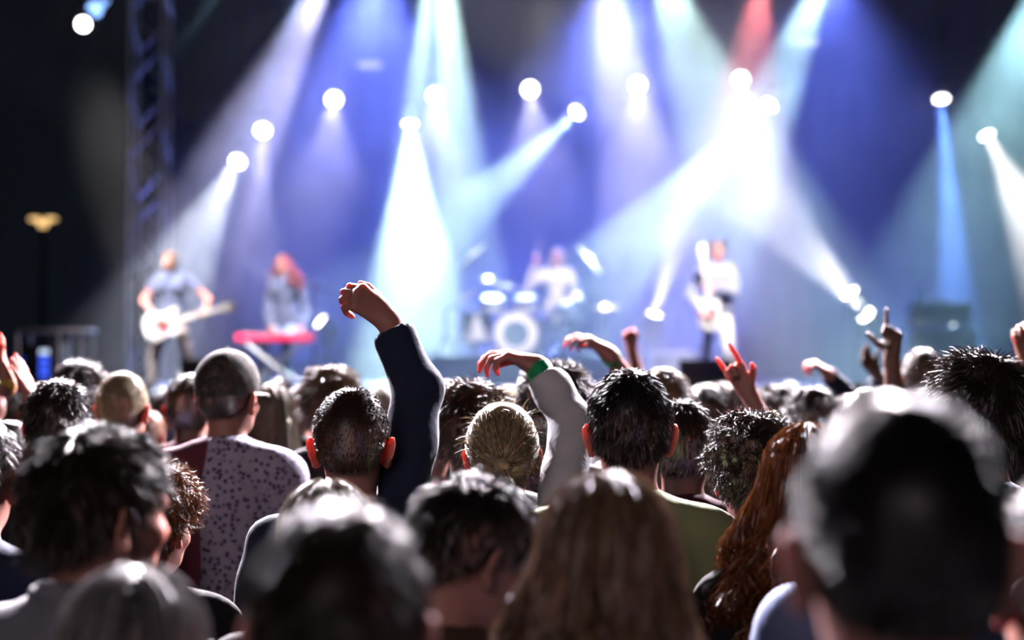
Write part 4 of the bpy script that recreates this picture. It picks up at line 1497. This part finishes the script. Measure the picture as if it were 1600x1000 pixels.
# in focus
person(550, 600, 3.20, 'man with a buzz cut in a navy sweater punching the air with his right fist', ('buzz', 'brown'), ('shirt', C_NAVY),
       arms={'R': dict(shl=(0.105, 0.03, 1.45), el=(654, 607, 3.40), wr=(603, 497, 3.46), hand_to=(556, 462, 3.44), hand='half', hn=(0.0, 0.75, -0.55), fine=0.0055)}, sleeves=(1.80, 2), hair_kw=dict(n=9000, seed=14), fine=0.006, top_name='sweater', skin=SKIN)
person(984, 574, 3.06, 'man with glowing red ears, short dark hair and a pale green T-shirt', ('short', 'black'), ('tshirt', C_MINT), hair_kw=dict(n=9000, seed=15, length=0.8), fine=0.0055, yaw=-2)
person(785, 626, 3.46, 'woman with a low blonde ponytail raising a white sleeve with green wristband', ('bun', 'blonde'), ('shirt', C_WHITE),
       arms={'R': dict(el=(893, 655, 3.66), wr=(838, 572, 3.74), hand_to=(770, 545, 3.74), hand='droop', hn=(-0.25, 0.1, -1.0), fine=0.0055)}, sleeves=(1.80, 2), hair_kw=dict(n=5200, seed=16), fine=0.006, top_name='blouse', band=[('R', GREEN_BAND, 0.042)])
fl, HMf, _ = person(356, 549, 4.40, 'man in a camouflage cap and a shirt half maroon and half floral lilac', ('buzz', 'dark'), ('shirt', FLORAL), hair_kw=dict(n=3000, seed=17), fine=0.007, yaw=-6, pose=(-12, 0, 0), g=0.02)
cm, cf = polygonize([Ell((0, -0.008, 1.672), (0.092, 0.115, 0.104), 0.02)], axis(-0.13, 0.13, 0.007, ()), axis(-0.16, 0.15, 0.007, ()), axis(1.58, 1.80, 0.007, ()), planes=[((0, 0.1, -0.995), (0, 0, 1.640))])
cap = obj('cap', quad_mesh(cm, cf, 'cap'), CAMO, fl)
cap.matrix_local = HMf
bb = MB()
pts_o = [(0.085 * math.sin(a), 0.085 + 0.075 * math.cos(a)) for a in np.linspace(-1.5, 1.5, 15)]
vt = [[bb.bm.verts.new((x, y, 1.652 - 6 * x * x * 0.35 - 0.12 * (y - 0.085) + dz)) for x, y in pts_o] for dz in (0, -0.005)]
bb.bm.faces.new(vt[0])
bb.bm.faces.new(vt[1][::-1])
for i in range(15):
    bb.bm.faces.new((vt[0][i], vt[1][i], vt[1][(i + 1) % 15], vt[0][(i + 1) % 15]))
bb.build('brim', CAMO, cap)
MB().ball((0, -0.008, 1.777), (0.008, 0.008, 0.005), 10, 6).build('button', CAMO, cap)
person(1066, 622, 3.72, 'dark haired man with one red ear beside the man in the pale green T-shirt', ('short', 'dark'), ('tshirt', C_MAROON), hair_kw=dict(n=5000, seed=18), fine=0.0075, yaw=-8, pose=(-10, 0, 0))
person(736, 604, 3.85, 'person with tousled brown hair right in front of the woman with the ponytail', ('messy', 'brown'), ('tshirt', C_WHITE), hair_kw=dict(n=6000, seed=19, length=0.9), fine=0.008)
person(868, 578, 4.20, 'dark curly haired person in a plaid shirt behind the raised white sleeve', ('curly', 'dark'), ('shirt', PLAID), hair_kw=dict(n=5000, seed=20), fine=0.008)
person(516, 580, 4.95, 'person with tousled light brown hair in front of the man punching the air', ('messy', 'light_brown'), ('shirt', C_BLACK), hair_kw=dict(n=6000, seed=21), fine=0.008)
person(672, 634, 4.55, 'person in a hot pink hooded top below the raised navy sleeve', ('short', 'light_brown'), ('shirt', C_PINK), hair_kw=dict(n=3000, seed=22), fine=0.008, collar='hood', top_name='hooded_top')
person(1173, 657, 3.35, 'person with a full dark brown bob beside the woman with copper hair', ('curly', 'dark'), ('shirt', C_VIOLET), hair_kw=dict(n=6000, seed=23, length=0.8), fine=0.008)
person(1528, 563, 3.10, 'person with thick tousled dark hair in front of the tall dark haired person', ('messy', 'dark'), ('shirt', C_SLATE), hair_kw=dict(n=8000, seed=24), fine=0.0075)
person(95, 590, 3.95, 'person with a round cropped dark head behind the raised clapping hands', ('short', 'dark'), ('tshirt', C_BLACK), hair_kw=dict(n=5000, seed=25), fine=0.008)
person(124, 570, 5.70, 'person with tousled dark hair behind the round cropped dark head', ('messy', 'dark'), ('tshirt', C_BLACK), hair_kw=dict(n=3500, seed=26), fine=0.009)
person(193, 577, 4.90, 'man with cropped blond hair, red lit ears and a blue shirt', ('buzz', 'blonde'), ('shirt', C_BLUE), hair_kw=dict(n=5000, seed=27), fine=0.0075, yaw=-6)
person(298, 582, 5.30, 'brown haired person between the cropped blond man and the camouflage cap', ('short', 'brown'), ('tshirt', C_MAROON), hair_kw=dict(n=3000, seed=28), fine=0.009, yaw=8)
person(424, 600, 5.90, 'person with smooth light hair behind the shoulder of the floral shirt', ('bob', 'fair'), ('shirt', C_BROWN), hair_kw=dict(n=1500, seed=29, wave=0.3), fine=0.010)
person(1440, 543, 6.10, 'person with short brown hair standing tall before the amplifier', ('short', 'brown'), ('tshirt', C_BLACK), hair_kw=dict(n=3000, seed=30), fine=0.009)
person(1213, 609, 6.00, 'person with curly dark hair beside the hand with folded fingers', ('curly', 'dark'), ('shirt', C_SLATE), hair_kw=dict(n=3000, seed=31), fine=0.010)
person(1268, 611, 5.35, 'person with tousled dark hair between the curly head and the dark blue sleeve', ('messy', 'dark'), ('shirt', C_BLACK), hair_kw=dict(n=3000, seed=32), fine=0.010)
person(1102, 598, 5.75, 'person with short dark hair and a light forehead behind the hand with folded fingers', ('short', 'dark'), ('tshirt', C_NAVY), hair_kw=dict(n=2500, seed=33), fine=0.010)
person(1036, 572, 4.60, 'fair haired person in front of the man with red ears', ('short', 'light_brown'), ('tshirt', C_KHAKI), hair_kw=dict(n=3000, seed=34), fine=0.009)

# raised arms farther in
person(1010, 590, 5.10, 'person behind the red eared man stretching up a drooping hand with green wristband', ('short', 'dark'), ('tshirt', C_BLACK),
       arms={'L': dict(el=(985, 600, 5.25), wr=(950, 552, 5.05), hand_to=(885, 503, 5.05), hand='droop', hn=(-0.3, 0.0, -1.0), fine=0.0065)}, hair_kw=dict(n=1500, seed=35), fine=0.010, band=[('L', GREEN_BAND, 0.04)], skin=SKIN)
person(1226, 672, 4.05, 'person in an olive sleeve raising a hand with folded fingers and one finger up', ('short', 'brown'), ('shirt', C_OLIVE),
       arms={'L': dict(el=(1222, 712, 4.25), wr=(1168, 612, 4.32), hand_to=(1146, 575, 4.32), hand='horns', hn=(-0.4, -0.8, 0.0), fine=0.006)}, sleeves=(2, 1.62), hair_kw=dict(n=1500, seed=36), fine=0.010, height=P(1226, 690, 4.05).z, skin=SKIN)
person(1352, 596, 5.0, 'person with brown skin raising a hand with one finger straight up and the thumb out', ('short', 'black'), ('tshirt', C_BLACK),
       arms={'R': dict(el=(1398, 640, 5.15), wr=(1393, 556, 5.15), hand_to=(1396, 520, 5.15), hand='point', hn=(-0.7, -0.7, 0.0), fine=0.006)}, skin=SKIN_DARK, hair_kw=dict(n=1500, seed=37), fine=0.010, height=P(1352, 605, 5.0).z)
person(1326, 615, 6.6, 'person in a dark blue sleeve with a loosely raised fist near the one finger hand', ('short', 'dark'), ('shirt', C_NAVY),
       arms={'L': dict(el=(1318, 615, 6.8), wr=(1294, 585, 6.7), hand_to=(1272, 566, 6.7), hand='half', hn=(-0.4, 0.2, -0.9), fine=0.007)}, hair_kw=dict(n=1500, seed=38), fine=0.010, skin=SKIN)
person(1382, 600, 7.0, 'person holding up a dark backlit flat hand next to the one finger hand', ('short', 'dark'), ('shirt', C_GREY),
       arms={'L': dict(el=(1392, 620, 7.1), wr=(1370, 585, 7.0), hand_to=(1352, 560, 7.0), hand='relaxed', hn=(0.2, -1, 0.1), fine=0.007)}, skin=SKIN_DARK, hair_kw=dict(n=1500, seed=39), fine=0.010)
person(1035, 606, 7.6, 'person with one bare forearm stretched straight up near the green wristband', ('short', 'brown'), ('tshirt', C_BLACK),
       arms={'L': dict(el=(997, 590, 7.7), wr=(987, 545, 7.6), hand_to=(982, 512, 7.6), hand='fist', hn=(-0.2, -1, 0.0), fine=0.008)}, hair_kw=dict(n=1500, seed=40), fine=0.010, skin=SKIN)
person(1640, 590, 4.6, 'person at the edge raising a closed hand beside the thick tousled dark hair', ('short', 'dark'), ('tshirt', C_BLACK),
       arms={'L': dict(el=(1622, 620, 4.7), wr=(1606, 560, 4.7), hand_to=(1600, 528, 4.7), hand='half', hn=(-0.3, -1, 0), fine=0.007)}, hair_kw=dict(n=1500, seed=41), fine=0.010, skin=SKIN_TAN)
person(18, 655, 4.60, 'person clapping both raised hands with a yellow wristband in a white T-shirt', ('short', 'dark'), ('tshirt', C_WHITE),
       arms={'R': dict(el=(62, 690, 4.75), wr=(50, 628, 4.85), hand_to=(38, 592, 4.85), hand='open', hn=(-1, 0.2, 0.1), fine=0.0065), 'L': dict(el=(-10, 640, 4.75), wr=(12, 600, 4.85), hand_to=(2, 556, 4.85), hand='open', hn=(1, 0.2, 0), fine=0.0065)}, band=[('L', YELLOW_BAND, 0.035)], hair_kw=dict(n=1500, seed=42), fine=0.010, skin=SKIN)

# people farther toward the stage
FAR = [
    (468, 604, 6.9, 'short', 'brown', C_BLACK, 'brown haired person far inside the crowd beside the smooth light hair'),
    (438, 590, 8.6, 'short', 'dark', C_NAVY, 'dark haired person far inside the crowd below the keyboard player'),
    (598, 597, 7.4, 'short', 'fair', C_GREY, 'pale haired person far inside the crowd beside the raised navy sleeve'),
    (700, 600, 7.9, 'messy', 'light_brown', C_BLACK, 'light haired person far inside the crowd before the floor tom'),
    (1232, 595, 8.3, 'short', 'dark', C_BLACK, 'dark round head far inside the crowd between two curly heads'),
    (1128, 602, 8.1, 'messy', 'brown', C_VIOLET, 'brown haired person far inside the crowd before the guitarist in white jeans'),
    (1078, 606, 8.4, 'short', 'light_brown', C_GREY, 'fair person far inside the crowd below the low grey case'),
    (1165, 610, 9.2, 'short', 'dark', C_BLACK, 'dark haired person far inside the crowd between the white jeans and the speaker cabinet'),
    (1296, 604, 9.0, 'short', 'brown', C_NAVY, 'brown haired person far inside the crowd under the loosely raised fist'),
    (1345, 602, 9.6, 'messy', 'dark', C_BLACK, 'tousled head far inside the crowd under the dark flat hand'),
    (230, 640, 6.4, 'short', 'copper', C_BLACK, 'ginger person far inside the crowd beside the blue shirted blond man'),
    (262, 606, 8.2, 'short', 'dark', C_BLUE, 'dark head with a blue top far inside the crowd before the khaki trousers'),
    (160, 606, 8.0, 'short', 'dark', C_BLACK, 'dark head far inside the crowd below the rack with blue lights'),
    (60, 606, 7.2, 'messy', 'brown', C_BLACK, 'tousled brown head far inside the crowd by the clapping hands'),
    (795, 602, 8.8, 'short', 'blonde', C_WHITE, 'blond person far inside the crowd before the bass drum'),
    (640, 606, 9.6, 'short', 'dark', C_BLACK, 'dark head far inside the crowd under the wide white cone'),
    (935, 604, 8.6, 'messy', 'dark', C_SLATE, 'tousled dark head far inside the crowd before the snare drum'),
    (350, 604, 9.4, 'short', 'brown', C_BLACK, 'brown head far inside the crowd hidden by the camouflage cap'),
    (540, 606, 9.8, 'short', 'black', C_NAVY, 'black haired head far inside the crowd before the wide cone'),
    (1500, 600, 9.3, 'short', 'dark', C_BLACK, 'dark head far inside the crowd below the speaker cabinet'),
    (1580, 604, 7.6, 'messy', 'brown', C_GREY, 'brown head far inside the crowd beyond the thick tousled hair'),
    (1410, 606, 8.6, 'short', 'light_brown', C_BLACK, 'light brown head far inside the crowd before the speaker cabinet'),
    (20, 610, 9.2, 'short', 'dark', C_BLACK, 'dark head far inside the crowd at the unlit end of the stage'),
]
for px, tp, d, st, hc, cl, lab in FAR:
    person(px, tp, d, lab, (st, hc), ('tshirt', cl), hair_kw=dict(n=1500, seed={'short': 60, 'messy': 61}[st]), fine=0.012, yaw=random.uniform(-12, 12), skin=SKIN, key='far')

# ------------------------------------------------------------------ the band
WIDE = dict(hipz=0.90, lean=0.06, knees=((0.20, 0.06, 0.48), (-0.20, 0.08, 0.48)), feet=((0.26, -0.03, 0.08), (-0.27, 0.0, 0.08)), feetdir=(0.3, 0.95))
person(270, 392, 16.0, 'guitarist in a dark shirt and khaki trousers leaning over a white guitar', ('short', 'light_brown'), ('tshirt', C_SLATE),
       arms={'R': dict(el=(224, 470, 15.95), wr=(246, 500, 15.68), hand_to=(268, 503, 15.66), hand='grip', hn=(0, -1, -0.2), lift=False), 'L': dict(el=(326, 467, 15.95), wr=(316, 496.5, 15.785), hd=(0.1, 1, 0.08), hand='half', hn=(0, 0, 1), lift=False)},
       yaw=180, ground=STAGE_Z, legs=WIDE, lkey='wide', trousers=C_KHAKI, pose=(-14, 14, 0), hair_kw=dict(n=1500, seed=60), eyes=True, skin=SKIN, fine=0.009)
sit_z = 0.66
SEAT = dict(hipz=sit_z + 0.17, lean=0.04, knees=((0.17, 0.38, 0.64), (-0.15, 0.40, 0.66)), feet=((0.2, 0.30, 0.137), (-0.14, 0.42, 0.137)), feetdir=(0.2, 1.0), seat=0.93)
kp = P(446, 398, 17.0)
person(446, 398, 17.0, 'keyboard player with long red curls in a dark jacket on a stool', ('long', 'red'), ('shirt', C_SLATE),
       arms={'R': dict(el=(418, 490, 16.95), wr=(424, 513.5, 16.64), hand_to=(426, 514.5, 16.5), hand='relaxed', hn=(0, 0.1, -1), lift=False), 'L': dict(el=(478, 490, 16.95), wr=(470, 513.5, 16.64), hand_to=(468, 514.5, 16.5), hand='relaxed', hn=(0, 0.1, -1), lift=False)},
       yaw=172, ground=kp.z - 1.765 * 0.93, legs=SEAT, lkey='perch', trousers=C_JEANS, pose=(-20, 0, 6), hair_kw=dict(n=1600, seed=62, length=0.26, wave=3.2, flare=2.6), eyes=True, skin=SKIN, fine=0.009, top_name='jacket')
stool('keyboard_stool', kp.x, 17.02, STAGE_Z, kp.z - 1.765 * 0.93 + (SEAT['hipz'] - 0.115) * 0.93 - STAGE_Z, 'round black stool under the keyboard player')
SEAT2 = dict(hipz=0.78, lean=0.03, knees=((0.26, 0.34, 0.72), (-0.26, 0.34, 0.72)), feet=((0.26, 0.34, 0.30), (-0.26, 0.36, 0.30)), feetdir=(0.3, 1.0), seat=0.97)
dp = P(870, 394, 19.6)
gz = RISER - (0.30 - 0.08) * 0.97
_, _, al = person(870, 394, 19.6, 'drummer with long fair hair in a cream shirt lifting a drumstick overhead', ('long', 'fair'), ('shirt', C_CREAM),
                  arms={'R': dict(el=(824, 452, 19.5), wr=(838, 410, 19.35), hand_to=(839, 396, 19.33), hand='grip', hn=(0.3, -0.9, 0), lift=False), 'L': dict(el=(907, 468, 19.50), wr=(897, 464, 19.24), hand_to=(891, 465, 19.15), hand='grip', hn=(0, 0, -1), lift=False)},
                  yaw=180, ground=gz, legs=SEAT2, lkey='drumseat', trousers=C_SLATE, pose=(10, 6, 0), hair_kw=dict(n=1400, seed=63, length=0.26, wave=1.4, flare=1.2), eyes=True, skin=SKIN, fine=0.009)
stool('drum_stool', dp.x, 19.62, RISER, gz + (0.78 - 0.115) * 0.97 - RISER, 'round black drum stool under the drummer')
for a, b, lab in ((P(838, 408, 19.33), P(841, 373, 19.3), 'wooden drumstick held straight up over the drummer'), (P(891, 466.5, 19.155), P(884, 476, 18.93), 'wooden drumstick held low over the snare drum')):
    dv = (b - a).normalized()
    e = a + dv * 0.36
    st = tag(empty('drumstick', a - dv * 0.06), lab, 'drumstick')
    st.rotation_mode = 'QUATERNION'
    st.rotation_quaternion = dv.to_track_quat('Z', 'Y')
    MB().lathe([(0, 0), (0.008, 0.003), (0.008, 0.30), (0.004, 0.385)], 12).build('shaft', mat('hickory', (0.75, 0.6, 0.4), 0.5, 0, 0.1, 30, 0), st)
    MB().ball((0, 0, 0.392), (0.006, 0.006, 0.010), 10, 8).build('tip', MATS['hickory'], st)
person(1120, 374, 17.5, 'guitarist in white jeans and a grey shirt with a cream guitar', ('messy', 'fair'), ('shirt', C_GREY),
       arms={'R': dict(el=(1078, 462, 17.5), wr=(1096, 492, 17.1), hand_to=(1108, 492, 17.08), hand='grip', hn=(0, -1, -0.2), lift=False), 'L': dict(el=(1147, 457, 17.33), wr=(1113.5, 450, 17.152), hd=(1, 0.03, 0.05), hand='half', hn=(0, 1, 0), lift=False)},
       yaw=178, ground=STAGE_Z, legs=dict(STAND, feet=((0.15, -0.02, 0.08), (-0.15, -0.02, 0.08)), knees=((0.13, 0.02, 0.49), (-0.13, 0.02, 0.49))), lkey='stand2', trousers=C_WJEANS, pose=(10, 8, 0), hair_kw=dict(n=1500, seed=61), eyes=True, skin=SKIN, fine=0.009)

# ------------------------------------------------------------------ haze over the stage
hz = MB().box((1.5, 19.0, 5.0), (24.0, 8.8, 9.2))
hm = bpy.data.materials.new('stage_haze')
hm.use_nodes = True
N = hm.node_tree.nodes
N.remove(N['Principled BSDF'])
vs_ = N.new('ShaderNodeVolumeScatter')
vs_.inputs['Color'].default_value = (1, 1, 1, 1)
tc_, nz_, sx_ = N.new('ShaderNodeTexCoord'), N.new('ShaderNodeTexNoise'), N.new('ShaderNodeSeparateXYZ')
nz_.inputs['Scale'].default_value = 0.75
nz_.inputs['Detail'].default_value = 2.0
lk = hm.node_tree.links.new
lk(tc_.outputs['Object'], nz_.inputs['Vector'])
lk(tc_.outputs['Object'], sx_.inputs[0])
mr = N.new('ShaderNodeMapRange')  # the smoke drifts in patches
mr.inputs['From Min'].default_value, mr.inputs['From Max'].default_value = 0.32, 0.68
mr.inputs['To Min'].default_value, mr.inputs['To Max'].default_value = 0.025, 0.095
lk(nz_.outputs['Fac'], mr.inputs['Value'])
mg = N.new('ShaderNodeMapRange')  # and thins out past the side of the stage
mg.inputs['From Min'].default_value, mg.inputs['From Max'].default_value = -4.9, -3.4
mg.inputs['To Min'].default_value, mg.inputs['To Max'].default_value = 0.06, 1.0
lk(sx_.outputs['X'], mg.inputs['Value'])
mm = N.new('ShaderNodeMath')
mm.operation = 'MULTIPLY'
lk(mr.outputs[0], mm.inputs[0])
lk(mg.outputs[0], mm.inputs[1])
lk(mm.outputs[0], vs_.inputs['Density'])
vs_.inputs['Anisotropy'].default_value = 0.45
hm.node_tree.links.new(vs_.outputs[0], N['Material Output'].inputs['Volume'])
ho = hz.build('haze', hm, smooth=False)
tag(ho, 'thin smoky haze filling the stage and catching the light beams', 'haze', kind='stuff')
